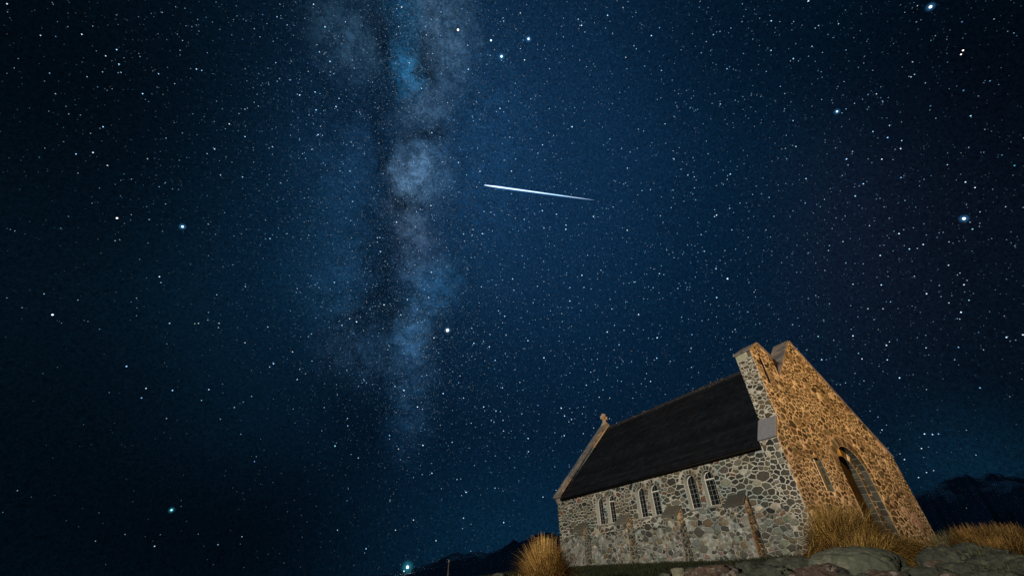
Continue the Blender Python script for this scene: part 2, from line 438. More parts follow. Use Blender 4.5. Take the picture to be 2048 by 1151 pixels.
PAL_BS = [(20, (.13, .12, .095)), (20, (.17, .145, .105)), (12, (.09, .085, .07)), (8, (.21, .15, .10))]  # paler stones: light on the buttress sides put into the colour
PAL_PIER = [(30, (0.080, 0.062, 0.036)), (30, (0.12, 0.094, 0.056)), (12, (0.04, 0.034, 0.024)), (5, (0.25, 0.22, 0.17))]  # browner stones, warm light on the pier side put into the colour

# ------------------------------------------------------------------ the church
WD, LN, TK, TR = 9.30, 14.19, 0.72, 0.53        # width, length, gable and rear wall thickness
XS = 0.09                                       # face of the long wall, set back behind the gable's end
ZB = -1.30
church = empty('stone_church', (0, 0, 0))
tag(church, 'small rubble stone church with a steep dark slate roof and twin peaked gable', 'church')
# --- long side wall with three pairs of round-headed windows
FS = Frame((XS, 0, 0), (0, 1, 0), (0, 0, 1), (-1, 0, 0))
WY = [10.40, 9.51, 7.35, 6.48, 4.35, 3.44]; WW, ZSILL, ZTOP = 0.60, 1.19, 2.48; HW = WW / 2
BUT = [(11.45, 12.40), (8.15, 9.05), (5.08, 5.98), (1.93, 2.80)]
holes = [arch(y - HW, y + HW, ZSILL, ZTOP - HW) for y in WY]
mb = MB()
ol = [(TK, ZB), (LN, ZB), (LN, 3.02), (TK, 3.02)]
panel(mb, FS, [(TK, 0.78), (LN, 0.78), (LN, 3.02), (TK, 3.02)], holes, 0)
# below the sills the mortar is smeared over the stones
panel(mb, FS, [(TK, ZB), (LN, ZB), (LN, 0.78), (TK, 0.78)], (), 2)
for h in holes: strip(mb, FS, h, 0, -0.26, 3)
ex = []
for y in WY:
    ex.append(arch(y - HW - .015, y + HW + .015, ZSILL - .06, ZTOP - HW))
    ex.append([(y + (HW + .23) * math.cos(t), ZTOP - HW + .05 + (HW + .20) * math.sin(t)) for t in [math.pi * i / 10 for i in range(11)]])
def side_col(u, v): return pick(PAL_SIDE if v > 0.75 + random.uniform(-.3, .3) else PAL_LOW)
rubble_h = (.016, .05)
def side_skip(u, v):
    f = mnoise.noise(Vector((u * .9, v * 1.1, 3.0)))
    if u < 1.95: return random.random() < .05
    return random.random() < (0.0 if v > 1.15 else 0.14 if v > 0.8 else 0.36 + 0.45 * f)
rubble(mb, FS, ol, side_col, 0.26, 0.021, ex, k=1.6, skip=side_skip, hgt=rubble_h)
for y in WY:                                    # thin voussoirs
    nv = 9; c0 = ZTOP - HW
    for i in range(nv):
        t0, t1 = math.pi * (i + .07) / nv, math.pi * (i + .93) / nv; L = HW + random.uniform(.15, .22)
        pts = [(y + (HW + .02) * math.cos(t0), c0 + (HW + .02) * math.sin(t0)), (y + L * math.cos(t0 + .02), c0 + L * math.sin(t0 + .02)), (y + L * math.cos(t1 - .02), c0 + L * math.sin(t1 - .02)), (y + (HW + .02) * math.cos(t1), c0 + (HW + .02) * math.sin(t1))]
        put_stone(mb, FS, chaikin(pts, .14), random.uniform(.01, .025), pick(PAL_SIDE))
# return of the gable wall's end, proud of the long wall
FE = Frame((0, 0, 0), (0, 1, 0), (0, 0, 1), (-1, 0, 0))
mb.build('side_wall', [M_MORTAR, M_STONE, M_RENDER, M_WHITE], church)
# --- windows
for i, y in enumerate(WY):
    lt = MB(); FG = Frame((XS + 0.22, 0, 0), (0, 1, 0), (0, 0, 1), (-1, 0, 0)); c0 = ZTOP - HW
    panel(lt, FG, arch(y - HW, y + HW, ZSILL, c0), (), 0)
    win = lt.build('window', M_GLASS, church)
    fr = MB(); o_, i_ = arch(y - HW + .002, y + HW - .002, ZSILL + .002, c0), arch(y - HW + .032, y + HW - .032, ZSILL + .035, c0)
    w_ = 0.05 if i % 2 else 0.03
    panel(fr, FG, o_, [i_], 0, .03); strip(fr, FG, i_, .001, .03, 0)
    if i % 2: fr.box(XS + .16, XS + .215, y - HW + .03, y + HW - .03, c0 - .03, c0 + .012)
    fr.build('frame', M_WHITE, win)
    la = MB()
    for q in (-.09, .09): la.box(XS + .195, XS + .208, y + q - .0042, y + q + .0042, ZSILL + .03, c0 + math.sqrt(HW * HW - q * q) - .02)
    z = ZSILL + .2
    while z < c0 + .12:
        wz = HW - .03 if z < c0 else math.sqrt(max(0.001, (HW - .03) ** 2 - (z - c0) ** 2))
        la.box(XS + .192, XS + .1935, y - wz, y + wz, z - .0042, z + .0042); z += .185
    la.build('lattice', M_LEAD, win)
    sl = MB(); sl.hexa([(XS - .05, y - HW - .05, ZSILL - .09), (XS + .23, y - HW - .05, ZSILL - .09), (XS + .23, y + HW + .05, ZSILL - .09), (XS - .05, y + HW + .05, ZSILL - .09), (XS - .05, y - HW - .05, ZSILL - .03), (XS + .23, y - HW - .05, ZSILL - .002), (XS + .23, y + HW + .05, ZSILL - .002), (XS - .05, y + HW + .05, ZSILL - .03)])
    sl.build('sill', M_COPE, win, bevel=.01)
# --- buttresses with sloping slab caps
for (y0, y1) in BUT:
    b = MB(); dt, db, zt = 0.40, 0.56, 0.98
    xt, xb = XS - dt, XS - db
    Vb = Vector((xt - xb, 0, zt - ZB)); Lb = Vb.length; Vb.normalize()
    FF = Frame((xb, 0, ZB), (0, 1, 0), Vb, Vb.cross(Vector((0, 1, 0))) * (1 if Vb.cross(Vector((0, 1, 0))).x < 0 else -1))
    oo = [(y0, 0), (y1, 0), (y1, Lb), (y0, Lb)]
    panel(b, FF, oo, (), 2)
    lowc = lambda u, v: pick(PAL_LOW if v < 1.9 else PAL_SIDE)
    rubble(b, FF, oo, lowc, 0.2, .02, skip=lambda u, v: random.random() < (.3 if v < 1.7 else .08))
    for ys, nn in ((y0, -1), (y1, 1)):
        FB = Frame((0, ys, 0), (1, 0, 0), (0, 0, 1), (0, nn, 0))
        po = [(xb, ZB), (XS, ZB), (XS, 1.36), (xt, zt)]
        panel(b, FB, po, (), 0 if y0 > 2 else 2); rubble(b, FB, po, (lambda u, v: pick(PAL_BS)) if y0 > 2 else (lambda u, v: pick(PAL_SIDE)), 0.19, .018, skip=lambda u, v: random.random() < .06)  # nearest buttress sides coloured darker to tone down the orange lamplight
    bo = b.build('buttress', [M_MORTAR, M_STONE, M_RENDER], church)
    c = MB(); e = random.uniform(.0, .03)
    za, zc = 1.0, 1.40
    c.hexa([(xt - .04, y0 - e, za - .04), (XS - .005, y0 - e + .05, zc - .08), (XS - .005, y1 + e - .06, zc - .06), (xt - .03, y1 + e, za - .05),
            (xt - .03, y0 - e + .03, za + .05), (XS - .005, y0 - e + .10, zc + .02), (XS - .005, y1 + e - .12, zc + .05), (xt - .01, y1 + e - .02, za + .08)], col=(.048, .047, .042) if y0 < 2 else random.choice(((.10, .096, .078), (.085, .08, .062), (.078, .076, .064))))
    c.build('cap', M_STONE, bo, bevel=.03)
# --- gable wall with the bell pier
PA, PB, HP, HC, HV, AX, AZ, EZ, SZ = 0.55, 2.08, 6.71, 7.20, 5.79, 4.47, 8.20, 3.0, 3.83
RZ = 3.34
FG = Frame((0, 0, 0), (1, 0, 0), (0, 0, 1), (0, -1, 0))
gout = [(0, ZB), (WD, ZB), (WD, RZ), (AX, AZ), (PB, HV), (PB, HP), ((PA + PB) / 2, HC), (PA, HP), (PA, SZ), (0, EZ)]
DC, DR, DS = 4.86, 1.06, 2.15
door_o = arch(DC - DR, DC + DR, ZB + .05, DS, 20, 1.12)
door_i = arch(DC - DR + .30, DC + DR - .30, ZB + .05, DS, 20, 0.78)
slit = arch(1.88, 2.44, 1.33, 2.40, 8, 0.10)
slot = arch(1.00, 1.17, 5.30, 6.42, 6, 0.08)
g = MB()
panel(g, FG, gout, [door_o, slit, slot], 0)
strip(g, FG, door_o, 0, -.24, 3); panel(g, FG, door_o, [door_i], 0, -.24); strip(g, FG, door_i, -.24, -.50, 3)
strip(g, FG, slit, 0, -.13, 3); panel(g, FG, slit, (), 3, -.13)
strip(g, FG, slot, 0, -.5, 2); panel(g, FG, slot, (), 2, -.5)  # slot sides and back coloured dark to paint in its shade
strip(g, FG, gout, 0, -TK, 0); panel(g, FG, gout, (), 0, -TK)
gex = [[(0, EZ), (PA, SZ), (PA, 10), (-3, 10), (-3, EZ)], [(PA, HP), ((PA + PB) / 2, HC), ((PA + PB) / 2, 10), (PA, 10)], [((PA + PB) / 2, HC), (PB, HP), (PB, 10), ((PA + PB) / 2, 10)],
       [(PB, HV), (AX, AZ), (AX, 11), (PB, 11)], [(AX, AZ), (WD + 1, AZ - (WD + 1 - AX) * (AZ - RZ) / (WD - AX)), (WD + 1, 11), (AX, 11)], [(PB, 6.3), (PB + .02, 6.3), (PB + .02, 9), (PB, 9)],
       door_o, slit, slot,
       [(DC + (DR + .42) * math.cos(t), DS + .02 + (DR + .50) * math.sin(t)) for t in [math.pi * i / 16 for i in range(17)]]]
def gab_col(u, v):
    if 7.75 < u < 8.5 and .45 < v < 1.0: return (.22, .165, .16)
    return pick(PAL_GAB)
rubble(g, FG, [(0, ZB), (WD, ZB), (WD, RZ), (AX, AZ), (PA, 9), (0, 9)], gab_col, 0.225, .021, gex, k=1.3, sz=(.55, .7, .85, 1.0, 1.1, 1.4), hgt=(.004, .013))
nv = 21
for i in range(nv):
    t0, t1 = math.pi * (i + .06) / nv, math.pi * (i + .94) / nv; L = random.uniform(.30, .42)
    P_ = lambda t, e: (DC + (DR + e) * math.cos(t), DS + (1.12 + e) * math.sin(t))
    put_stone(g, FG, chaikin([P_(t0, .02), P_(t0, L), P_(t1, L), P_(t1, .02)], .1), random.uniform(.012, .03), pick(PAL_GAB))
FI = Frame((0, .24, 0), (1, 0, 0), (0, 0, 1), (0, -1, 0))
nv = 15
for i in range(nv):                                   # inner order: ring of stones and quoined jambs
    t0, t1 = math.pi * (i + .06) / nv, math.pi * (i + .94) / nv
    Q_ = lambda t, r, s: (DC + r * math.cos(t), DS + s * math.sin(t))
    put_stone(g, FI, chaikin([Q_(t0, .78, .80), Q_(t0, 1.04, 1.10), Q_(t1, 1.04, 1.10), Q_(t1, .78, .80)], .1), random.uniform(.01, .02), pick(PAL_GAB))
PAL_JAMB = [(20, (.050, .052, .043)), (20, (.075, .076, .062)), (10, (.03, .03, .026))]  # dark tones: shade of the door reveals painted into the stones
for sx_, x_in in ((-1, DC - DR + .30), (1, DC + DR - .30)):
    z = ZB + .06
    while z < DS - .05:
        hh = random.uniform(.2, .32); z2 = min(z + hh, DS)
        a, b = sorted((x_in, x_in + sx_ * .285))
        put_stone(g, FI, chaikin([(a + .01, z + .012), (b - .012, z + .012), (b - .012, z2 - .012), (a + .01, z2 - .012)], .1), .015, pick(PAL_JAMB)); z = z2
    for xj, d0, d1 in ((x_in, .24, .495), (DC + sx_ * DR, 0.0, .238)):       # reveals
        FJ = Frame((xj, 0, 0), (0, 1, 0), (0, 0, 1), (-sx_, 0, 0)); z = ZB + .06
        while z < DS:
            z2 = min(z + random.uniform(.2, .36), DS + .02)
            put_stone(g, FJ, chaikin([(d0 + .012, z + .012), (d1 - .012, z + .012), (d1 - .012, z2 - .012), (d0 + .012, z2 - .012)], .1), .012, pick(PAL_JAMB)); z = z2
FJ = Frame((2.44, 0, 0), (0, 1, 0), (0, 0, 1), (-1, 0, 0)); z = 1.34
for hh in (.24, .36, .28, .2):
    put_stone(g, FJ, chaikin([(.012, z + .012), (.122, z + .012), (.122, z + hh - .012), (.012, z + hh - .012)], .1), .012, pick(PAL_JAMB)); z += hh
for (Rr, Sr, d0, d1) in ((DR, 1.12, .0, .238), (DR - .30, .78, .24, .495)):      # stones lining the arch
    for i in range(13):
        t0, t1 = math.pi * (i + .08) / 13, math.pi * (i + .92) / 13
        e_ = .012
        A_ = [Vector((DC + (Rr - e_) * math.cos(t), y_, DS + (Sr - e_) * math.sin(t))) for (t, y_) in ((t0, d0 + .012), (t1, d0 + .012), (t1, d1 - .012), (t0, d1 - .012))]
        g.add(A_, [(0, 1, 2, 3)], 1, pick(PAL_JAMB))
# gable end face, pier sides
eo = [(0, ZB), (TK, ZB), (TK, EZ - .03), (0, EZ - .03)]
rubble(g, FE, eo, side_col, 0.2, .016, skip=lambda u, v: random.random() < (.05 if v < .5 else 0))
FP = Frame((PA, 0, 0), (0, 1, 0), (0, 0, 1), (-1, 0, 0))
rubble(g, FP, [(0, SZ + .02), (TK, SZ + .02), (TK, HP - .30), (0, HP - .30)], lambda u, v: pick(PAL_PIER), 0.20, .016, k=1.5, skip=lambda u, v: random.random() < .08)
put_stone(g, FP, chaikin([(.19, HP - .28), (TK - .01, HP - .28), (TK - .01, HP - .02), (.19, HP - .02)], .05), .02, (.33, .32, .22))
put_stone(g, FP, chaikin([(.01, HP - .28), (.17, HP - .28), (.17, HP - .02), (.01, HP - .02)], .08), .02, (.08, .075, .06))
FP2 = Frame((PB, 0, 0), (0, 1, 0), (0, 0, 1), (1, 0, 0))
rubble(g, FP2, [(0.03, HV + .12), (TK, HV + .12), (TK, HP - .04), (0.03, HP - .04)], lambda u, v: pick(PAL_PIER), 0.2, .016, hgt=(.003, .008))
FRt = Frame((WD, 0, 0), (0, 1, 0), (0, 0, 1), (1, 0, 0))
rubble(g, FRt, [(0, ZB), (TK, ZB), (TK, RZ), (0, RZ)], lambda u, v: pick(PAL_SIDE), 0.22, .016)
gable = g.build('gable_wall', [M_GMORTAR, M_STONE, M_DARK, M_SHADED], church)
dd = MB()
panel(dd, FG, door_i, (), 0, -.495)
x = DC - DR + .32
while x < DC + DR - .34:
    dd.box(x, x + .135, .47, .493, ZB + .1, DS + .62 * math.sqrt(max(0, 1 - ((x + .07 - DC) / .8) ** 2))); x += .145
door = dd.build('door', M_DARK, gable)
pj = MB(); pj.box(1.865, 1.89, -.022, .02, 1.34, 2.40); pj.build('jamb_strip', M_WHITE, gable)
# --- copings
def slab(mb, p0, p1, y0, y1, th, col=(1, 1, 1), ext0=0, ext1=0, cuts=0):
    a, b = Vector((p0[0], 0, p0[1])), Vector((p1[0], 0, p1[1])); d = (b - a).normalized(); n = Vector((-d.z, 0, d.x))
    if n.z < 0: n = -n
    a = a - d * ext0; b = b + d * ext1; k = max(1, cuts)
    for i in range(k):
        s = a + (b - a) * (i / k); e = a + (b - a) * ((i + 1) / k) - d * (.008 if cuts else 0)
        o = n * (.004 + (random.uniform(0, .012) if cuts else 0)); q = random.uniform(0, .008) if cuts else 0
        P = [s + o, e + o, e + n * th + o, s + n * th + o]
        mb.hexa([(P[0].x, y0 - q, P[0].z), (P[1].x, y0 - q, P[1].z), (P[1].x, y1 + q, P[1].z), (P[0].x, y1 + q, P[0].z),
                 (P[3].x, y0 - q, P[3].z), (P[2].x, y0 - q, P[2].z), (P[2].x, y1 + q, P[2].z), (P[3].x, y1 + q, P[3].z)], 0, col)
cp = MB()
slab(cp, (WD + .03, RZ), (AX, AZ), -.03, TK + .03, .07, cuts=11)
slab(cp, (PB, HV), (AX - .004, AZ), -.012, TK + .02, .055, cuts=4)
cp.build('gable_coping', M_COPE, gable, bevel=.012)
pc = MB(); PM = (PA + PB) / 2
slab(pc, (PA, HP), (PM, HC), -.05, TK + .05, .07, ext0=.08, ext1=.0)
slab(pc, (PM + .002, HC), (PB, HP), -.05, TK + .05, .07, ext0=.0, ext1=.07)
pc.build('pier_cap', M_COPE, gable, bevel=.012)
sh = MB(); slab(sh, (-.02, EZ), (PA - .03, SZ - .01), -.012, TK + .012, .06, ext0=.03)
sh.build('shoulder_slab', M_SMOOTH, gable, bevel=.012)
# --- rear gable and its coping, cross on top
RX, RZT = 4.62, 8.02
rw = MB(); FRr = Frame((0, LN, 0), (1, 0, 0), (0, 0, 1), (0, 1, 0))
rout = [(XS + .005, ZB), (WD, ZB), (WD, 3.0), (RX, RZT), (XS + .005, 2.98)]
panel(rw, FRr, rout, (), 0); panel(rw, FRr, rout, (), 0, -TR); strip(rw, FRr, rout, 0, -TR, 0)
rubble(rw, FRr, [(XS + .02, ZB), (WD, ZB), (WD, 3.0), (RX, RZT), (XS + .02, 2.98)], lambda u, v: pick(PAL_SIDE), 0.3, .02)
rear = rw.build('rear_wall', [M_MORTAR, M_STONE], church)
kn = MB()
kn.hexa([(XS - .01, LN - TR + .05, 2.62), (XS + .4, LN - TR + .05, 2.62), (XS + .4, LN + .02, 2.62), (XS - .01, LN + .02, 2.62), (XS - .17, LN - TR - .02, 2.97), (XS + .4, LN - TR - .02, 2.97), (XS + .4, LN + .12, 2.97), (XS - .17, LN + .12, 2.97)])
kn.build('kneeler', M_COPE, rear, bevel=.03)
rc = MB()
slab(rc, (-.06, 2.96), (RX, RZT), LN - TR - .03, LN + .06, .13, ext0=.10, cuts=9)
slab(rc, (RX + .002, RZT), (WD + .02, 3.0), LN - TR - .03, LN + .06, .13, ext1=.05, cuts=9)
rc.build('rear_coping', M_COPE, rear, bevel=.015)
fc = MB(); yc = LN - .25; zf = RZT + .12
fc.hexa([(RX - .20, yc - .24, zf - .12), (RX + .20, yc - .24, zf - .12), (RX + .20, yc + .24, zf - .12), (RX - .20, yc + .24, zf - .12), (RX - .09, yc - .09, zf + .18), (RX + .09, yc - .09, zf + .18), (RX + .09, yc + .09, zf + .18), (RX - .09, yc + .09, zf + .18)])
def arm(ang, L, w0, w1):
    d = Vector((math.sin(ang), 0, math.cos(ang))); n = Vector((math.cos(ang), 0, -math.sin(ang))); c = Vector((RX, yc, zf + .46))
    q = .085
    pts = []
    for yy in (-q, q):
        for (t, w) in ((0, -w0), (0, w0), (L, w1), (L, -w1)): pts.append(c + d * t + n * w + Vector((0, yy, 0)))
    fc.hexa([pts[0], pts[1], pts[2], pts[3], pts[4], pts[5], pts[6], pts[7]])
arm(0, .29, .075, .13); arm(math.pi / 2, .27, .075, .125); arm(-math.pi / 2, .27, .075, .125); arm(math.pi, .30, .075, .10)
for i in range(16):
    t0, t1 = 2 * math.pi * i / 16, 2 * math.pi * (i + 1) / 16; c = Vector((RX, yc, zf + .46)); pp = []
    for yy in (-.055, .055):
        for (t, r) in ((t0, .155), (t1, .155), (t1, .215), (t0, .215)): pp.append(c + Vector((math.cos(t) * r, yy, math.sin(t) * r)))
    fc.hexa(pp)
M_CROSS = mat('carved_stone', (0.34, 0.29, 0.23), var=.3, nscale=9, bump=.4, bscale=25)
fc.build('finial_cross', M_CROSS, rear, bevel=.01)
# --- far long wall
fw_ = MB(); FW2 = Frame((WD, 0, 0), (0, 1, 0), (0, 0, 1), (1, 0, 0)); fo = [(TK, ZB), (LN - TR, ZB), (LN - TR, 3.0), (TK, 3.0)]
panel(fw_, FW2, fo, (), 0); rubble(fw_, FW2, fo, lambda u, v: pick(PAL_SIDE), .3, .02)
fw_.build('side_wall', [M_MORTAR, M_STONE], church)
# --- roof of slates
EX, EZR, RGX, RGZ = -0.13, 2.80, 4.62, 7.80
rf = MB()
def slope(x0, z0, x1, z1):
    a, b = Vector((x0, 0, z0)), Vector((x1, 0, z1)); d = (b - a).normalized(); L = (b - a).length; n = Vector((-d.z, 0, d.x))
    if n.z < 0: n = -n
    y0, y1 = TK + .004, LN - TR - .034
    A = a - n * .03; B = b - n * .03
    rf.quad((A.x, y0, A.z), (A.x, y1, A.z), (B.x, y1, B.z), (B.x, y0, B.z), 0, (.018, .018, .018))
    rows = 33; ch = L / rows
    for r in range(rows):
        y = y0 - random.uniform(0, .25); rowc = random.uniform(.72, 1.32)
        while y < y1:
            w = random.uniform(.2, .34); ya, yb = max(y, y0), min(y + w, y1); y += w
            if yb - ya < .03: continue
            s0 = ch * r + random.uniform(-.012, .012); s1 = min(L, ch * (r + 1) + .05)
            lift = .034 + random.uniform(0, .016); tl = random.uniform(-.006, .006)
            P0, P1 = a + d * s0 + n * (lift + tl), a + d * s0 + n * (lift - tl); Q = a + d * s1 + n * .004
            c = random.choice((.0095, .008, .0115, .009)) * random.uniform(.75, 1.3) * rowc * (1 + .35 * mnoise.noise(Vector((y * .6, r * .25, 1)))); col = (c * .72, c * .86, c * 1.15)
            g0, g1 = ya + .003, yb - .003
            vs = [(P0.x, g0, P0.z), (P1.x, g1, P1.z), (Q.x, g1, Q.z), (Q.x, g0, Q.z)]
            lo_ = a + d * s0 - n * .006
            vs += [(lo_.x, g0, lo_.z), (lo_.x, g1, lo_.z)]
            rf.add(vs, [(0, 1, 2, 3), (4, 5, 1, 0), (0, 3, 4), (1, 5, 2)], 0, col)
slope(EX, EZR, RGX, RGZ); slope(WD + .13, 2.86, RGX, RGZ)
roof = rf.build('roof', M_SLATE, church)
fa = MB(); fa.box(EX + .012, XS + .02, TK + .005, LN - TR - .035, EZR - .07, EZR - .012); fa.tube((EX - .0, TK + .01, EZR - .045), (EX - .0, LN - TR - .04, EZR - .045), .038, .038, 8)
fa.build('eaves_board', mat('eaves_shadow_black', (.003, .003, .003), rough=.6, var=.1, spec=.1), roof)  # board and gutter blackened, the shadow under the eave painted in
rg = MB(); y = TK + .01
while y < LN - TR - .06:
    y2 = min(y + .45, LN - TR - .04)
    for sgn in (-1, 1):
        zz = RGZ + random.uniform(.045, .06)
        rg.hexa([(RGX, y, zz - .03), (RGX + sgn * .19, y, zz - .235), (RGX + sgn * .19, y2 - .008, zz - .235), (RGX, y2 - .008, zz - .03), (RGX, y, zz), (RGX + sgn * .20, y, zz - .205), (RGX + sgn * .20, y2 - .008, zz - .205), (RGX, y2 - .008, zz)], 0, (.03, .03, .03))
    y = y2
rg.build('ridge_cap', M_SLATE, roof)
M_LICH = mat('pale_lichen', (.16, .15, .14), var=.5, nscale=20)
lc = MB()
for _ in range(75):                              # moss, straw and lichen caught along the ridge
    yy = random.choice((random.uniform(TK + .3, LN - TR - .2), random.uniform(3, 6.2), random.uniform(9.5, 12.5)))
    x0 = RGX - random.uniform(.0, .22); z0 = RGZ + .05 - (RGX - x0) * 1.03
    L = random.uniform(.04, .22); d = Vector((-random.uniform(.0, 1), random.uniform(-.35, .35), random.uniform(-1.0, .6))).normalized()
    p = Vector((x0, yy, z0 + .015)); lc.tube(p, p + d * L, .011, .004, 4)
tag(lc.build('ridge_lichen', M_LICH, roof), kind='stuff')

# ------------------------------------------------------------------ ground
def smooth(t): t = max(0.0, min(1.0, t)); return t * t * (3 - 2 * t)
def gz(x, y):
    dx = max(0 - x, 0, x - WD); dy = max(0 - y, 0, y - LN); d = math.hypot(dx, dy)
    h = -0.67 - 1.2 * smooth(d / 14) - 0.5 * smooth((d - 14) / 40) - 14 * smooth((d - 60) / 400)
    h -= 0.16 * math.exp(-((x) ** 2 + (y - 2.0) ** 2) / 8)
    h += 0.22 * math.exp(-((x + 4.5) ** 2 + (y + 4.8) ** 2) / 4)
    k = 1 if d < 60 else 0
    h += k * (0.05 * mnoise.noise(Vector((x * .7, y * .7, 0))) + 0.02 * mnoise.noise(Vector((x * 2.3, y * 2.3, 4))))
    return h
gm = MB(); NA = 160; rad = [0.0]; r = 0.25
while r < 16000: rad.append(r); r *= 1.075 if r > 6 else 1.0; r += 0.25 if r < 30 else 0
rad.append(16000); GC = Vector((-4, 1, 0))
vs = [(GC.x, GC.y, gz(GC.x, GC.y))]; fs = []
for i, r in enumerate(rad[1:]):
    for j in range(NA):
        t = 2 * math.pi * j / NA; x, y = GC.x + r * math.cos(t), GC.y + r * math.sin(t); vs.append((x, y, gz(x, y)))
for j in range(NA): fs.append((0, 1 + j, 1 + (j + 1) % NA))
for i in range(len(rad) - 2):
    for j in range(NA): a = 1 + i * NA; fs.append((a + j, a + NA + j, a + NA + (j + 1) % NA, a + (j + 1) % NA))
gm.add(vs, fs, 0, (1, 1, 1), True)
tag(gm.build('ground', M_SOIL), kind='structure')
# short grass in front of the wall
gr_ = MB()
for _ in range(42000):
    x, y = random.uniform(-9.5, 0.0), random.uniform(-3.0, 14.5)
    if random.random() > smooth((x + 9.5) / 3) : continue
    if mnoise.noise(Vector((x * .8, y * .8, 9))) < -.25: continue
    b = Vector((x, y, gz(x, y) - .01)); h = random.uniform(.05, .15); a = random.uniform(0, 6.283)
    w = Vector((math.cos(a), math.sin(a), 0)) * random.uniform(.008, .016); l = Vector((random.uniform(-.06, .06), random.uniform(-.06, .06), h))
    c = random.choice(((.009, .016, .004), (.006, .012, .003), (.019, .019, .007), (.011, .014, .005)))
    gr_.add([b - w, b + w, b + l], [(0, 1, 2)], 0, c)
tag(gr_.build('grass', M_GRASS), 'short dark green grass along the foot of the church wall', 'grass', kind='stuff')

# ------------------------------------------------------------------ tussocks
PAL_T = [(10, (.46, .24, .065)), (8, (.36, .17, .04)), (6, (.56, .35, .13)), (5, (.20, .10, .02)), (3, (.16, .13, .03))]
PAL_M = [(10, (.17, .09, .022)), (8, (.11, .058, .014)), (4, (.24, .14, .045)), (6, (.09, .05, .012))]
PAL_B = [(10, (.30, .165, .038)), (8, (.18, .095, .022)), (5, (.44, .27, .085)), (6, (.06, .032, .008)), (3, (.15, .11, .025))]
def tussock(px, py, d, height, spread, n, label, lean=(0, 0), droop=.5, base=.16, pal=PAL_T, zoff=0.0, group='golden tussocks', wd=1.0):
    p = at(px, py, d); g0 = gz(p.x, p.y); c = Vector((p.x, p.y, g0 + zoff)); t = MB()
    for _ in range(n):
        a = random.uniform(0, 6.283); rr = base * math.sqrt(random.random()); b = c + Vector((math.cos(a) * rr, math.sin(a) * rr, -.03))
        a2 = a + random.gauss(0, .7); out = random.betavariate(1.3, 1.5) * spread
        L = height * random.choice((random.uniform(.5, .9), random.uniform(.75, 1.2))) * (1 - .25 * (out / max(spread, .01)))
        h = Vector((math.cos(a2) * out + lean[0] * random.uniform(.4, 1.2), math.sin(a2) * out + lean[1] * random.uniform(.4, 1.2), 0))
        dr = droop * (h.length / max(.3, spread)) * height * random.uniform(.3, 1.0)
        w = random.uniform(.004, .0095) * wd; side = Vector((-math.sin(a2), math.cos(a2), 0)); side = (side + Vector((random.uniform(-.5, .5), random.uniform(-.5, .5), 0))).normalized()
        tw = Vector((random.uniform(-.05, .05), random.uniform(-.05, .05), 0)) * height
        col = pick(pal); f_ = 1 + .9 * mnoise.noise(Vector((math.cos(a) * 4 + px, math.sin(a) * 4, out * 6))); col = tuple(q * max(.35, f_) for q in col); vs = []; K = 6
        for i in range(K + 1):
            s = i / K; q = b + h * (s * .45 + s * s * .55) + Vector((0, 0, L * s * (1.12 - .12 * s) - dr * s ** 2.6)) + tw * s * s
            ww = w * (1 - s * .85); vs += [q - side * ww, q + side * ww]
        t.add(vs, [(2 * i, 2 * i + 1, 2 * i + 3, 2 * i + 2) for i in range(K)], 0, col)
    o = t.build('tussock_grass', M_TUSS)
    return tag(o, label, 'tussock', group, 'thing')
tussock(1092, 1140, 11.0, 1.08, .98, 9000, 'bright orange upright tussock beside the far left corner of the church', droop=.62, base=.24)
tussock(1030, 1150, 10.2, .50, .30, 500, 'small pale tuft of dry grass left of the bright orange tussock', droop=.3, base=.1)
tussock(1690, 1100, 11.0, 1.22, 1.55, 16000, 'large drooping brown tussock in front of the church door', lean=(.30, -.36), droop=1.6, base=.40, pal=PAL_B, wd=.75)
tussock(1745, 1120, 10.2, .74, 1.0, 8000, 'shaggy brown tussock leaning right over the smooth grey boulder', lean=(.22, -.30), droop=1.5, base=.3, pal=PAL_B)
tussock(1800, 1120, 11.0, .48, .55, 3500, 'low reddish brown tussock between the big tussock and the right boulders', lean=(.2, -.2), droop=.7, base=.25, pal=PAL_B)
tussock(1965, 1100, 12.0, .46, .42, 3500, 'golden tussock behind the dark boulders right of the church', droop=.45, base=.25, pal=PAL_M)
tussock(2032, 1100, 12.5, .50, .46, 4000, 'golden tussock at the right edge of the row beside the boulders', droop=.45, base=.25, pal=PAL_M)
tussock(2000, 1102, 11.4, .36, .36, 2500, 'lower golden tussock between the two taller ones right of the church', droop=.5, base=.22, pal=PAL_M)
tussock(1905, 1100, 12.6, .42, .32, 700, 'thin grey green tuft rising between church corner and golden tussocks', droop=.35, base=.2, pal=[(1, (.12, .11, .05)), (1, (.18, .14, .07))])

PAL_D = [(10, (.05, .045, .018)), (8, (.035, .035, .014)), (4, (.09, .07, .03))]
tussock(1925, 1104, 9.2, .50, .50, 1500, 'dark dry grass tuft growing between the boulders right of the church corner', droop=.6, base=.3, pal=PAL_D, group='dark grass tufts among the boulders')
tussock(2010, 1128, 8.2, .42, .45, 1300, 'dark low grass tuft at the lower right among small boulders', droop=.6, base=.3, pal=PAL_D, group='dark grass tufts among the boulders')
tussock(1560, 1118, 10.2, .42, .40, 900, 'dark grass tuft under the wall right of the nearest buttress', droop=.6, base=.3, pal=PAL_D, group='dark grass tufts among the boulders')
tussock(1480, 1130, 10.0, .36, .36, 700, 'short dark grass tuft between the reddish boulder and the nearest buttress', droop=.6, base=.25, pal=PAL_D, group='dark grass tufts among the boulders')
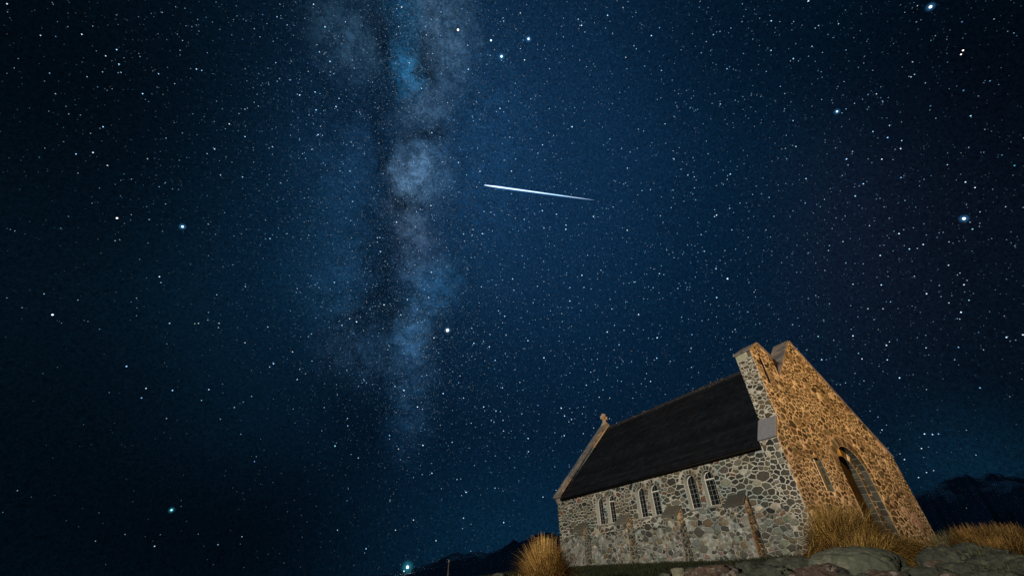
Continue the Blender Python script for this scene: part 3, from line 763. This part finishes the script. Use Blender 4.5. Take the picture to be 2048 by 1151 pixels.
# ------------------------------------------------------------------ rocks
def rock(px, py, d, w, dp, h, label, m=None, seed=0, rot=0.0, sharp=.16, name='boulder', group=None, rg=2.1):
    m = m or M_ROCK
    p = at(px, py, d); bm = bmesh.new(); bmesh.ops.create_icosphere(bm, subdivisions=5, radius=1.0)
    for v in bm.verts:
        n = v.co.normalized(); s = 1.0
        s += .28 * mnoise.noise(n * 1.1 + Vector((seed, seed * 1.7, 3)))
        s += sharp * abs(mnoise.noise(n * 2.4 + Vector((seed * 2.1, 5, seed)))) - sharp * .5
        s += rg * (.10 * (.5 - abs(mnoise.noise(n * 4.5 + Vector((seed, 1, 1))))) + .05 * mnoise.noise(n * 9 + Vector((seed, 4, 1))) + .03 * mnoise.noise(n * 19 + Vector((2, seed, 1))))
        s -= rg * .10 * max(0, 1 - abs(mnoise.noise(n * 2.2 + Vector((seed, seed, 7)))) * 14)
        q = n * s; q.z = q.z if q.z < .55 else .55 + (q.z - .55) * .55
        v.co = Vector((q.x * w, q.y * dp, q.z * h))
    me = bpy.data.meshes.new(name); bm.to_mesh(me); bm.free(); me.materials.append(m)
    for f in me.polygons: f.use_smooth = True
    o = bpy.data.objects.new(name, me); COL.objects.link(o); o.rotation_euler = (0, 0, rot)
    o.location = (p.x, p.y, p.z - h * .70)
    return tag(o, label, 'boulder', group)
ROT = math.atan2(RT.y, RT.x)
GR = 'boulders below the church'
rock(1700, 1101, 8.2, .58, .5, .40, 'large smooth grey green boulder under the big drooping tussock', mat('smooth_rock', (.062, .066, .048), var=.5, nscale=5, detail=10, bump=.8, bscale=12, alt=[((.03, .032, .022), 2.4), ((.10, .10, .075), 6.0)], lo=.5, hi=.66, rough=.95), seed=1.3, rot=ROT, sharp=.08, group=GR, rg=.9)
rock(1640, 1132, 7.0, .27, .26, .18, 'low reddish boulder in front of the smooth grey boulder', M_ROCK2, 4.1, ROT, group=GR)
rock(1762, 1142, 7.0, .25, .24, .16, 'small reddish brown boulder at the bottom right of the smooth grey boulder', M_ROCK2, 2.2, ROT, group=GR)
rock(1425, 1133, 9.0, .46, .40, .34, 'reddish rounded boulder below the nearest church window pair', M_ROCK2, 7.7, ROT, group=GR)
rock(1358, 1136, 10.0, .15, .16, .11, 'small pale stone left of the reddish rounded boulder', mat('pale_rock', (.13, .12, .085), var=.6, nscale=8, bump=.8, bscale=12), 3.3, ROT, group=GR)
rock(1385, 1136, 9.6, .16, .2, .14, 'little dark stone against the left side of the reddish rounded boulder', M_ROCK, 8.3, ROT, group=GR)
rock(1505, 1128, 9.5, .50, .4, .34, 'dark grey boulder at the foot of the nearest buttress', M_ROCK, 5.9, ROT + .3, group=GR)
rock(1580, 1122, 9.6, .62, .45, .42, 'mossy grey boulder between the nearest buttress and the smooth boulder', M_ROCK, 9.4, ROT - .2, group=GR)
rock(1545, 1136, 7.6, .40, .36, .26, 'low slate grey boulder at the bottom edge below the nearest buttress', M_ROCK, 6.6, ROT, group=GR)
rock(1882, 1100, 9.0, .30, .34, .42, 'upright greenish grey boulder in front of the right corner of the church', M_ROCK, 11.5, ROT, sharp=.25, group=GR)
rock(1940, 1094, 9.6, .44, .4, .42, 'big rough dark boulder right of the church corner', M_ROCK, 12.1, ROT + .2, sharp=.25, group=GR)
rock(1985, 1112, 8.8, .34, .3, .26, 'jagged dark boulder low in front of the golden tussocks', M_ROCK, 13.7, ROT, sharp=.25, group=GR)
rock(2045, 1122, 8.4, .26, .3, .20, 'pale topped boulder at the lower right corner', M_ROCK, 14.9, ROT, group=GR)
rock(1915, 1128, 8.0, .28, .26, .20, 'small craggy boulder below the upright greenish boulder', M_ROCK, 18.4, ROT + 1, group=GR)
rock(1975, 1142, 7.2, .30, .28, .18, 'low broken boulder on the bottom edge under the golden tussocks', M_ROCK, 20.3, ROT + 2, group=GR)
rock(1850, 1140, 7.4, .34, .3, .20, 'dark shaded boulder between the reddish stones and the upright boulder', M_ROCK, 16.2, ROT, group=GR)
rock(1000, 1147, 9.0, .16, .16, .14, 'small grey stone left of the bright orange tussock', M_ROCK, 17.2, ROT, group=GR)

for k_, (x, y, d) in enumerate([(1465, 1140, 8.8), (1490, 1146, 8.0), (1530, 1148, 7.6), (1595, 1146, 7.2), (1612, 1138, 7.8), (1330, 1146, 10.5), (1395, 1147, 9.0), (1690, 1147, 6.8), (1725, 1148, 6.6), (1800, 1146, 7.2), (1820, 1134, 8.0), (1895, 1146, 7.0), (1935, 1148, 7.0), (2010, 1146, 7.4), (1965, 1124, 8.6), (2025, 1136, 8.0), (1870, 1122, 8.6)]):
    q = random.uniform(.07, .14); rock(x, y, d, q, q * .9, q * .75, 'small dark loose stone lying among the boulders', random.choice((M_ROCK, M_ROCK, M_ROCK2)), 30.3 + k_ * 1.7, k_ * 1.1, name='loose_stone', group='loose stones among the boulders')
# ------------------------------------------------------------------ mountains
M_MTN = bpy.data.materials.new('snowy_mountain'); M_MTN.use_nodes = True
t = M_MTN.node_tree; b = t.nodes['Principled BSDF']; b.inputs['Roughness'].default_value = 1; b.inputs['Specular IOR Level'].default_value = 0
co = t.nodes.new('ShaderNodeTexCoord'); n1 = t.nodes.new('ShaderNodeTexNoise'); n1.inputs['Scale'].default_value = .0034; n1.inputs['Detail'].default_value = 8; n1.inputs['Roughness'].default_value = .6
t.links.new(co.outputs['Object'], n1.inputs['Vector'])
at1 = t.nodes.new('ShaderNodeAttribute'); at1.attribute_name = 'tint'
s1 = t.nodes.new('ShaderNodeSeparateColor'); t.links.new(at1.outputs['Color'], s1.inputs[0])
ad = t.nodes.new('ShaderNodeMath'); ad.operation = 'ADD'; t.links.new(n1.outputs['Fac'], ad.inputs[0]); t.links.new(s1.outputs[0], ad.inputs[1])
mr = t.nodes.new('ShaderNodeMapRange'); t.links.new(ad.outputs[0], mr.inputs[0]); mr.inputs[1].default_value = .90; mr.inputs[2].default_value = 1.02
mx = t.nodes.new('ShaderNodeMix'); mx.data_type = 'RGBA'; t.links.new(mr.outputs[0], mx.inputs[0]); mx.inputs[6].default_value = (.26, .26, .30, 1); mx.inputs[7].default_value = (.75, .76, .80, 1)  # rock tone raised, distance haze painted into the colour
t.links.new(mx.outputs[2], b.inputs['Base Color'])
def mountain(name, prof, dist, depth, label, rough=.05, snow=0.5, seed=0):
    # prof: silhouette points of the ridge (pixel of the photograph) -> azimuth and elevation of the crest, built as a full range with depth
    az, el = [], []
    for (x, y) in prof:
        r_ = ray(x, y); az.append(math.atan2(r_.x, r_.y)); el.append(math.atan2(r_.z, math.hypot(r_.x, r_.y)))
    na, nr = 260, 46; vs, cs = [], []; A0, A1 = az[0], az[-1]
    for j in range(nr):
        s = j / (nr - 1)
        for i in range(na):
            a = A0 + (A1 - A0) * i / (na - 1); e = float(np.interp(a, az, el))
            crest = math.tan(e) * dist
            nz = mnoise.fractal(Vector((a * 14 + seed, s * 4.0, seed)), 1.0, 2.0, 5)
            rid = 1 - abs(mnoise.noise(Vector((a * 22 + seed, s * 2.5 + nz * .3, 2.0))))
            prof_s = (s / .62) ** 1.15 if s < .62 else max(0, 1 - (s - .62) / .38) ** .9
            rr = dist + (s - .62) * depth
            hh = crest * prof_s * (1 + (.22 * nz + .25 * (rid - .75)) * math.sin(math.pi * min(1, s / .62)) ** 1.0 * (1 if s < .62 else 0))
            hh += crest * rough * (.5 * mnoise.noise(Vector((a * 60, seed, 1))) + .4 * mnoise.noise(Vector((a * 150, seed, 5))))
            z = CAM.z + hh - 30 * (1 - prof_s)
            vs.append((CAM.x + math.sin(a) * rr, CAM.y + math.cos(a) * rr, z)); cs.append((snow * prof_s ** 1.3,) * 3)
    m_ = MB(); fs = []
    for j in range(nr - 1):
        for i in range(na - 1): q = j * na + i; fs.append((q, q + 1, q + na + 1, q + na))
    m_.add(vs, fs, 0, (1, 1, 1), True); m_.c = cs
    o = m_.build(name, M_MTN)
    tag(o, label, 'mountain', kind='structure')
    return BVHTree.FromPolygons([Vector(v) for v in vs], fs)
mountain('mountain_range', [(640, 1160), (760, 1148), (825, 1136), (870, 1121), (893, 1110), (915, 1101), (928, 1108), (951, 1100), (975, 1105), (1010, 1092), (1080, 1085), (1150, 1088), (1230, 1120)], 9000, 4000, 'far snow streaked mountain ridge low on the left', snow=.56, seed=2.0)
mountain('hill_ridge', [(880, 1165), (937, 1132), (971, 1114), (1004, 1096), (1029, 1077), (1038, 1082), (1050, 1078), (1072, 1067), (1094, 1063), (1124, 1071), (1200, 1080), (1330, 1110)], 5000, 2600, 'dark mountain slope rising behind the left tussock', snow=.30, seed=5.0)
mountain('mountain_range', [(1740, 1080), (1800, 1010), (1830, 987), (1852, 980), (1871, 967), (1889, 957), (1911, 952), (1932, 946), (1941, 950), (1961, 954), (1976, 960), (2010, 961), (2048, 962), (2140, 975), (2300, 1000)], 7000, 4200, 'snow patched mountain right of the church', snow=.50, seed=9.0)
mountain('mountain_range', [(1930, 990), (1961, 952), (1985, 946), (1998, 943), (2016, 949), (2048, 951), (2150, 960), (2300, 990)], 12000, 4000, 'farther faint mountain ridge at the right edge', snow=.50, seed=14.0)

# ------------------------------------------------------------------ distant post and lights
p = at(898, 1120, 42); g0 = gz(p.x, p.y)
post = empty('marker_post', (p.x, p.y, g0)); tag(post, 'thin pale post standing in the dark left of the church', 'post')
a = MB(); a.tube((p.x, p.y, g0 - .2), (p.x, p.y, p.z - .1), .06, .05, 10); a.build('shaft', mat('weathered_post', (.30, .22, .21), var=.3), post)
a = MB(); a.tube((p.x, p.y, p.z - .1), (p.x, p.y, p.z + .02), .075, .06, 10); a.tube((p.x, p.y, p.z + .02), (p.x, p.y, p.z + .1), .06, .01, 10); a.build('cap', mat('post_cap', (.62, .52, .50), var=.2), post)

def glow(name, col):
    m = bpy.data.materials.new(name); m.use_nodes = True; t = m.node_tree; t.nodes.clear()
    o = t.nodes.new('ShaderNodeOutputMaterial'); a = t.nodes.new('ShaderNodeAddShader'); e = t.nodes.new('ShaderNodeEmission'); tr = t.nodes.new('ShaderNodeBsdfTransparent')
    lw = t.nodes.new('ShaderNodeLayerWeight'); lw.inputs[0].default_value = .5
    i = t.nodes.new('ShaderNodeMath'); i.operation = 'SUBTRACT'; i.inputs[0].default_value = 1; t.links.new(lw.outputs['Facing'], i.inputs[1])
    p_ = t.nodes.new('ShaderNodeMath'); p_.operation = 'POWER'; t.links.new(i.outputs[0], p_.inputs[0]); p_.inputs[1].default_value = 6.0
    gm_ = t.nodes.new('ShaderNodeNewGeometry'); fb = t.nodes.new('ShaderNodeMath'); fb.operation = 'SUBTRACT'; fb.inputs[0].default_value = 1; t.links.new(gm_.outputs['Backfacing'], fb.inputs[1])
    q = t.nodes.new('ShaderNodeMath'); q.operation = 'MULTIPLY'; t.links.new(p_.outputs[0], q.inputs[0]); t.links.new(fb.outputs[0], q.inputs[1])
    e.inputs[0].default_value = (*col, 1); t.links.new(q.outputs[0], e.inputs[1])
    t.links.new(e.outputs[0], a.inputs[0]); t.links.new(tr.outputs[0], a.inputs[1]); t.links.new(a.outputs[0], o.inputs[0])
    m.cycles.emission_sampling = 'NONE'; return m
def ico(bm_r, sub=3):
    bm = bmesh.new(); bmesh.ops.create_icosphere(bm, subdivisions=sub, radius=bm_r); return bm
def star_thing(px, py, rpx, col, L, label, cat='star', name='bright_star', halo=None, group='brightest stars', dist=30000):
    c = at(px, py, dist); r = rpx / 397.0 * dist * .84
    k = max(.25, ray(px, py).dot(FW)); r *= k
    def ball(nm, rad, colr, off, parent):
        bm = ico(rad); me = bpy.data.meshes.new(nm); bm.to_mesh(me); bm.free()
        m = glow('halo_glow', colr) if nm == 'halo' else emit(nm + '_light', colr, 1.0); me.materials.append(m); me.polygons.foreach_set('use_smooth', [True] * len(me.polygons))
        o = bpy.data.objects.new(nm, me); COL.objects.link(o); o.location = off
        if parent: o.parent = parent
        return o
    o = ball(name, r, tuple(x * L for x in col), c, None); tag(o, label, cat, group)
    if halo:
        ball('halo', r * halo[0], tuple(x * halo[1] for x in halo[2]), ray(px, py) * (r * 1.0), o)
    return o
BL, WH, WM, CYN = (.55, .78, 1.0), (.85, .95, 1.0), (1.0, .93, .82), (.45, .9, 1.0)
HB = (4.6, .30, (.1, .45, 1.0))
BRIGHT = [
    (895, 660, 1.55, WH, 3.2, 'brightest white star low in the milky way band, above the long black gap', (3.4, .28, (.3, .6, .9))),
    (1928, 437, 1.35, WH, 3.0, 'brilliant blue haloed star far right, high above the church gable', HB),
    (1861, 14, 1.35, WH, 3.0, 'blue white star at the top right edge of the sky', HB),
    (916, 60, 1.15, WM, 2.6, 'warm white star on the bright top of the milky way', None),
    (1003, 113, 1.15, BL, 3.0, 'lowest blue star of the bright trio right of the milky way top', HB),
    (1057, 78, 1.05, BL, 2.8, 'rightmost blue star of the bright trio right of the milky way top', HB),
    (982, 81, .95, BL, 2.4, 'leftmost blue star of the bright trio right of the milky way top', None),
    (365, 453, 1.10, BL, 2.8, 'blue haloed star in the dark left part of the sky', HB),
    (234, 436, .95, WM, 2.0, 'warm white star left of the blue haloed star in the left sky', None),
    (105, 629, .95, BL, 2.2, 'pale blue star close to the left edge at mid height', None),
    (343, 1019, .95, CYN, 1.6, 'lone cyan star above the dark lower left horizon', (4.6, .3, (.05, .55, .75))),
    (1674, 223, .95, BL, 2.2, 'blue star with small companions in the upper right sky', HB),
    (1455, 557, .85, BL, 1.8, 'blue star above the church roof in the right half of the sky', None),
    (1926, 101, .80, WM, 2.0, 'upper warm star of the close pair below the top right star', None),
    (1922, 109, .75, WM, 1.8, 'lower warm star of the close pair below the top right star', None),
]
for (x, y, r_, c_, L_, lb, h_) in BRIGHT: star_thing(x, y, r_, c_, L_, lb, halo=h_)
star_thing(815, 1133, 1.45, (.8, 1.0, 1.0), 3.0, 'bright teal white light low beside the left mountain ridge', 'light', 'distant_light', (6.5, .32, (.05, .5, .7)), None, 8400)
star_thing(808, 1141, .75, (.6, .95, 1.0), 1.2, 'faint teal light just under the bright light by the left ridge', 'light', 'distant_light', None, None, 8400)
star_thing(1933, 1015, .34, (1.0, .9, .92), .28, 'tiny pinkish light on the dark mountainside right of the church', 'light', 'distant_light', None, None, 3600)

# ------------------------------------------------------------------ meteor
def meteor():
    D = 25000; m_ = MB(); p0, p1 = at(969, 370, D), at(1189, 400, D); a = (p1 - p0).normalized(); u = a.orthogonal().normalized(); w = a.cross(u)
    K, nn = 24, 8; vs, cs, fs = [], [], []
    px = D / 397.0 * .97
    for i in range(K + 1):
        s = i / K; r_ = px * (.40 * (1 - s) ** .8 + .20) * min(1, .3 + 6 * s, .25 + 5 * (1 - s)); c = p0 + (p1 - p0) * s
        Lm = (1.9 * (1 - s) + .55) * (1 + .15 * math.sin(s * 23) * math.sin(s * 9))
        for j in range(nn):
            t_ = 2 * math.pi * j / nn; vs.append(c + (u * math.cos(t_) + w * math.sin(t_)) * r_); cs.append((.66 * Lm, .88 * Lm, 1.08 * Lm))
    for i in range(K):
        for j in range(nn): fs.append((i * nn + j, i * nn + (j + 1) % nn, (i + 1) * nn + (j + 1) % nn, (i + 1) * nn + j))
    fs += [tuple(range(nn - 1, -1, -1)), tuple(range(K * nn, K * nn + nn))]
    m_.add(vs, fs, 0, (1, 1, 1), True); m_.c = cs
    mo = tag(m_.build('meteor', M_STAR), 'bright white meteor streak slanting across the sky right of the milky way', 'meteor')
    g_ = MB(); vs, cs = [], []; back = FW * px * 1
    for i in range(K + 1):
        s = i / K; r_ = px * (2.0 * (1 - s) ** .8 + .6) * min(1, .3 + 6 * s, .2 + 4 * (1 - s)); c = p0 + (p1 - p0) * s + back
        for j in range(nn):
            t_ = 2 * math.pi * j / nn; vs.append(c + (u * math.cos(t_) + w * math.sin(t_)) * r_); k_ = .35 + .65 * (1 - s); cs.append((.03 * k_, .10 * k_, .24 * k_))
    g_.add(vs, fs, 0, (1, 1, 1), True); g_.c = cs
    g_.build('glowing_train', glow('train_glow', (.08, .24, .5)), mo)
meteor()

# ------------------------------------------------------------------ the countless other stars
st = MB(); DS_ = 40000.0
nrm = ray(812, 100).cross(ray(826, 850)).normalized()
OCT = [(1, 0, 0), (-1, 0, 0), (0, 1, 0), (0, -1, 0), (0, 0, 1), (0, 0, -1)]
OF = [(0, 2, 4), (2, 1, 4), (1, 3, 4), (3, 0, 4), (2, 0, 5), (1, 2, 5), (3, 1, 5), (0, 3, 5)]
def star(d, rpx, col, L):
    k = max(.3, d.dot(FW)); r_ = rpx / 397.0 * DS_ * k; c = CAM + d * DS_
    st.add([(c.x + q[0] * r_, c.y + q[1] * r_, c.z + q[2] * r_) for q in OCT], OF, 0, (col[0] * L * .72, col[1] * L * .92, col[2] * L * 1.12))
def scol():
    return random.choice(((.62, .82, 1.0), (.70, .88, 1.0), (.85, .95, 1.0), (.95, .97, 1.0), (.55, .85, 1.0), (.50, .80, 1.0), (.45, .75, 1.0), (.5, .8, 1.0), (1.0, .92, .84)))
def rdir():
    while True:
        v = Vector((random.gauss(0, 1), random.gauss(0, 1), random.gauss(0, 1))).normalized()
        if v.dot(FW) > .40 and v.z > .03: return v
LFT = (-RT * .75 + FW * .5).normalized(); LFT.z = 0
for i in range(21000):
    d = rdir(); e = math.asin(d.z); b = d.dot(nrm)
    lf = smooth((d.dot(RT) * -1 - .05) / .5)                       # the left horizon is hazier
    pr = .12 + .88 * smooth((e - R(4 + 14 * lf)) / R(22 + 12 * lf))
    if random.random() > pr: continue
    m_ = random.random() ** -0.56                                  # power law of brightness
    if m_ < 2.2: star(d, random.uniform(.36, .46), scol(), .055 * m_ ** 1.5 + .018)
    elif m_ < 6.5: star(d, random.uniform(.42, .54), scol(), min(1.0, .075 * m_ ** 1.25 + .09))
    else: star(d, min(.66, .46 + .01 * m_), scol(), min(1.6, .06 * m_ ** 1.1 + .2))
for (x, y, rx, ry, n) in [(900, 40, 60, 110, 420), (870, 150, 70, 90, 300), (690, 70, 80, 100, 420), (812, 125, 22, 40, 260), (800, 160, 36, 34, 160), (812, 20, 30, 40, 160), (836, 222, 45, 45, 260), (822, 345, 34, 42, 420), (850, 350, 60, 70, 400), (812, 440, 40, 45, 260), (835, 500, 50, 70, 300), (858, 575, 55, 80, 380), (838, 650, 40, 70, 420), (830, 750, 45, 90, 380), (690, 500, 80, 170, 600), (620, 420, 120, 160, 400), (720, 690, 80, 80, 260), (950, 330, 120, 240, 500)]:
    for _ in range(int(n * 1.7)): star(ray(random.gauss(x, rx), random.gauss(y, ry)), random.uniform(.30, .42), scol(), .05 + .22 * random.random() ** 2.5 + (.6 if random.random() < .02 else 0))
n_ = 0
while n_ < 12000:                                                   # crowded milky way
    d = rdir(); b = d.dot(nrm) + random.gauss(0, .02)
    if random.random() > math.exp(-((b + .03) / .20) ** 2) * (.25 + .75 * smooth((d.z - .15) / .5)): continue
    n_ += 1; star(d, random.uniform(.34, .46), scol(), .045 + .14 * random.random() ** 2 + (.4 if random.random() < .02 else 0))
for (x, y, r_, c_, L_) in [(292, 776, .7, WM, 1.2), (345, 780, .75, BL, 1.3), (253, 732, .8, BL, 1.4), (868, 675, .7, WM, 1.4), (713, 643, .8, WH, 1.6), (684, 650, .6, WH, 1.2), (761, 503, .8, BL, 1.3), (1000, 217, .7, BL, 1.6), (1049, 120, .7, WM, 1.5), (862, 411, .75, WM, 1.4), (863, 544, .7, BL, 1.4), (828, 545, .5, WH, .8), (700, 342, .7, BL, 1.3), (678, 197, .7, BL, 1.1), (650, 54, .8, CYN, 1.4), (639, 104, .7, CYN, 1.1), (554, 34, .65, BL, 1), (580, 160, .65, BL, 1), (81, 71, .65, WH, 1.1), (14, 8, .8, WH, 1.2), (186, 305, .8, WH, 1.5), (152, 308, .7, BL, 1.3), (242, 145, .6, BL, 1), (205, 144, .6, BL, .9), (485, 354, .7, BL, 1.1), (540, 477, .7, BL, 1.2),
        (1187, 433, .7, WH, 1.2), (1132, 450, .65, WH, 1.2), (1202, 540, .6, BL, 1.1), (1028, 580, .6, BL, 1.1), (929, 482, .6, BL, .9), (1693, 318, .8, BL, 1.7), (1696, 330, .55, WH, .8), (1705, 303, .6, WM, .8), (1684, 226, .5, WH, .8), (1692, 218, .6, BL, .9), (1709, 207, .6, BL, .9), (1592, 293, .65, WM, 1.2), (1753, 188, .65, WM, 1.2), (1822, 154, .65, WH, 1.1), (1829, 149, .6, WH, .9), (1818, 153, .5, BL, .8), (1624, 93, .6, WH, 1), (1677, 48, .6, WH, 1.1), (1581, 122, .5, BL, .9), (1597, 122, .5, BL, .8), (1924, 44, .8, (.3, .6, 1), .5), (1862, 81, .6, (.2, .8, .7), .5), (1980, 162, .8, (.4, .7, .9), .5), (1927, 181, .9, (.3, .7, 1), .45), (1861, 212, .8, (.3, .7, .9), .4), (1931, 364, .8, WH, 1.4), (1950, 375, .75, WM, 1.3), (2029, 331, .7, (.1, .8, .9), 1.0), (2004, 310, .6, (.2, .8, .7), .6), (1802, 355, .8, (.4, .7, 1), .9), (1798, 467, .75, WH, 1.6), (1739, 451, .6, WH, 1), (1686, 483, .6, WM, 1), (1897, 530, .65, WM, 1.1), (1922, 624, .8, WH, 1.7), (1928, 569, .7, WM, 1.4), (1938, 600, .65, CYN, 1.1), (1945, 458, .7, CYN, 1.2), (1940, 444, .55, CYN, .9), (2013, 674, .8, WH, 1.5), (2046, 669, .8, WM, 1.4), (1736, 617, .6, WM, 1.1), (1773, 690, .7, WM, 1.6), (1779, 683, .55, WM, 1.0), (1717, 706, .55, CYN, 1), (1724, 717, .65, WM, 1.3), (1852, 695, .6, WM, 1), (1960, 775, .8, (.3, .6, .8), 1.0), (1766, 617, .6, WH, 1.0), (1706, 568, .6, WH, 1.2), (1432, 537, .65, WH, 1.3), (1429, 433, .6, WH, 1.2), (1348, 318, .7, WH, 1.1),
        (670, 891, .75, CYN, 1.3), (779, 870, .7, (.3, .65, 1), 1.2), (779, 877, .5, BL, .8), (835, 813, .75, WH, 1.4), (695, 836, .6, BL, 1), (797, 897, .6, WM, 1), (808, 780, .8, WH, 1.5), (790, 772, .6, WH, 1.2), (809, 791, .55, BL, .9), (728, 760, .6, BL, .9), (733, 765, .5, BL, .8), (724, 765, .5, BL, .7), (727, 757, .5, BL, .6), (1005, 775, .65, WH, 1.1), (992, 821, .65, WH, 1.2), (988, 843, .6, BL, 1.0), (1006, 840, .55, WH, 1.0), (1007, 861, .6, WH, 1.1), (1129, 831, .7, WH, 1.3), (1143, 838, .65, WH, 1.2), (1086, 993, .65, WH, 1.1), (990, 975, .6, BL, 1.1), (927, 1035, .65, WH, 1.1), (827, 1039, .65, WH, 1.1), (872, 1080, .65, WH, 1.1), (791, 1059, .6, WH, 1.1), (675, 1059, .55, WH, .9), (925, 1056, .5, WH, .7), (914, 958, .6, BL, 1.0), (923, 990, .5, WH, .9), (490, 685, .6, WM, 1), (397, 646, .6, WM, 1), (438, 646, .6, WM, 1), (585, 703, .65, WM, 1.1), (283, 795, .7, (.4, .75, 1), 1.0), (403, 800, .6, CYN, .8), (333, 836, .5, WM, .8), (509, 922, .6, (.3, .5, 1), .9), (484, 1072, .5, WM, .8), (191, 1081, .45, WM, .6),
        (1865, 868, .7, (.5, .8, 1), 1.5), (1849, 867, .7, WH, 1.6), (1877, 867, .6, BL, 1.2), (1843, 896, .65, WM, 1.3), (1764, 859, .6, WH, 1.1), (1809, 918, .65, WH, 1.2), (1853, 944, .6, WH, 1), (1837, 954, .6, WH, 1.1), (1952, 909, .6, (.7, .8, .8), .7), (1728, 761, .5, CYN, .9), (1691, 765, .5, CYN, .8)]:
    star(ray(x, y), r_ * .9, c_, L_)
tag(st.build('stars', M_STAR), 'countless small white and blue stars scattered over the night sky', 'stars', kind='stuff')
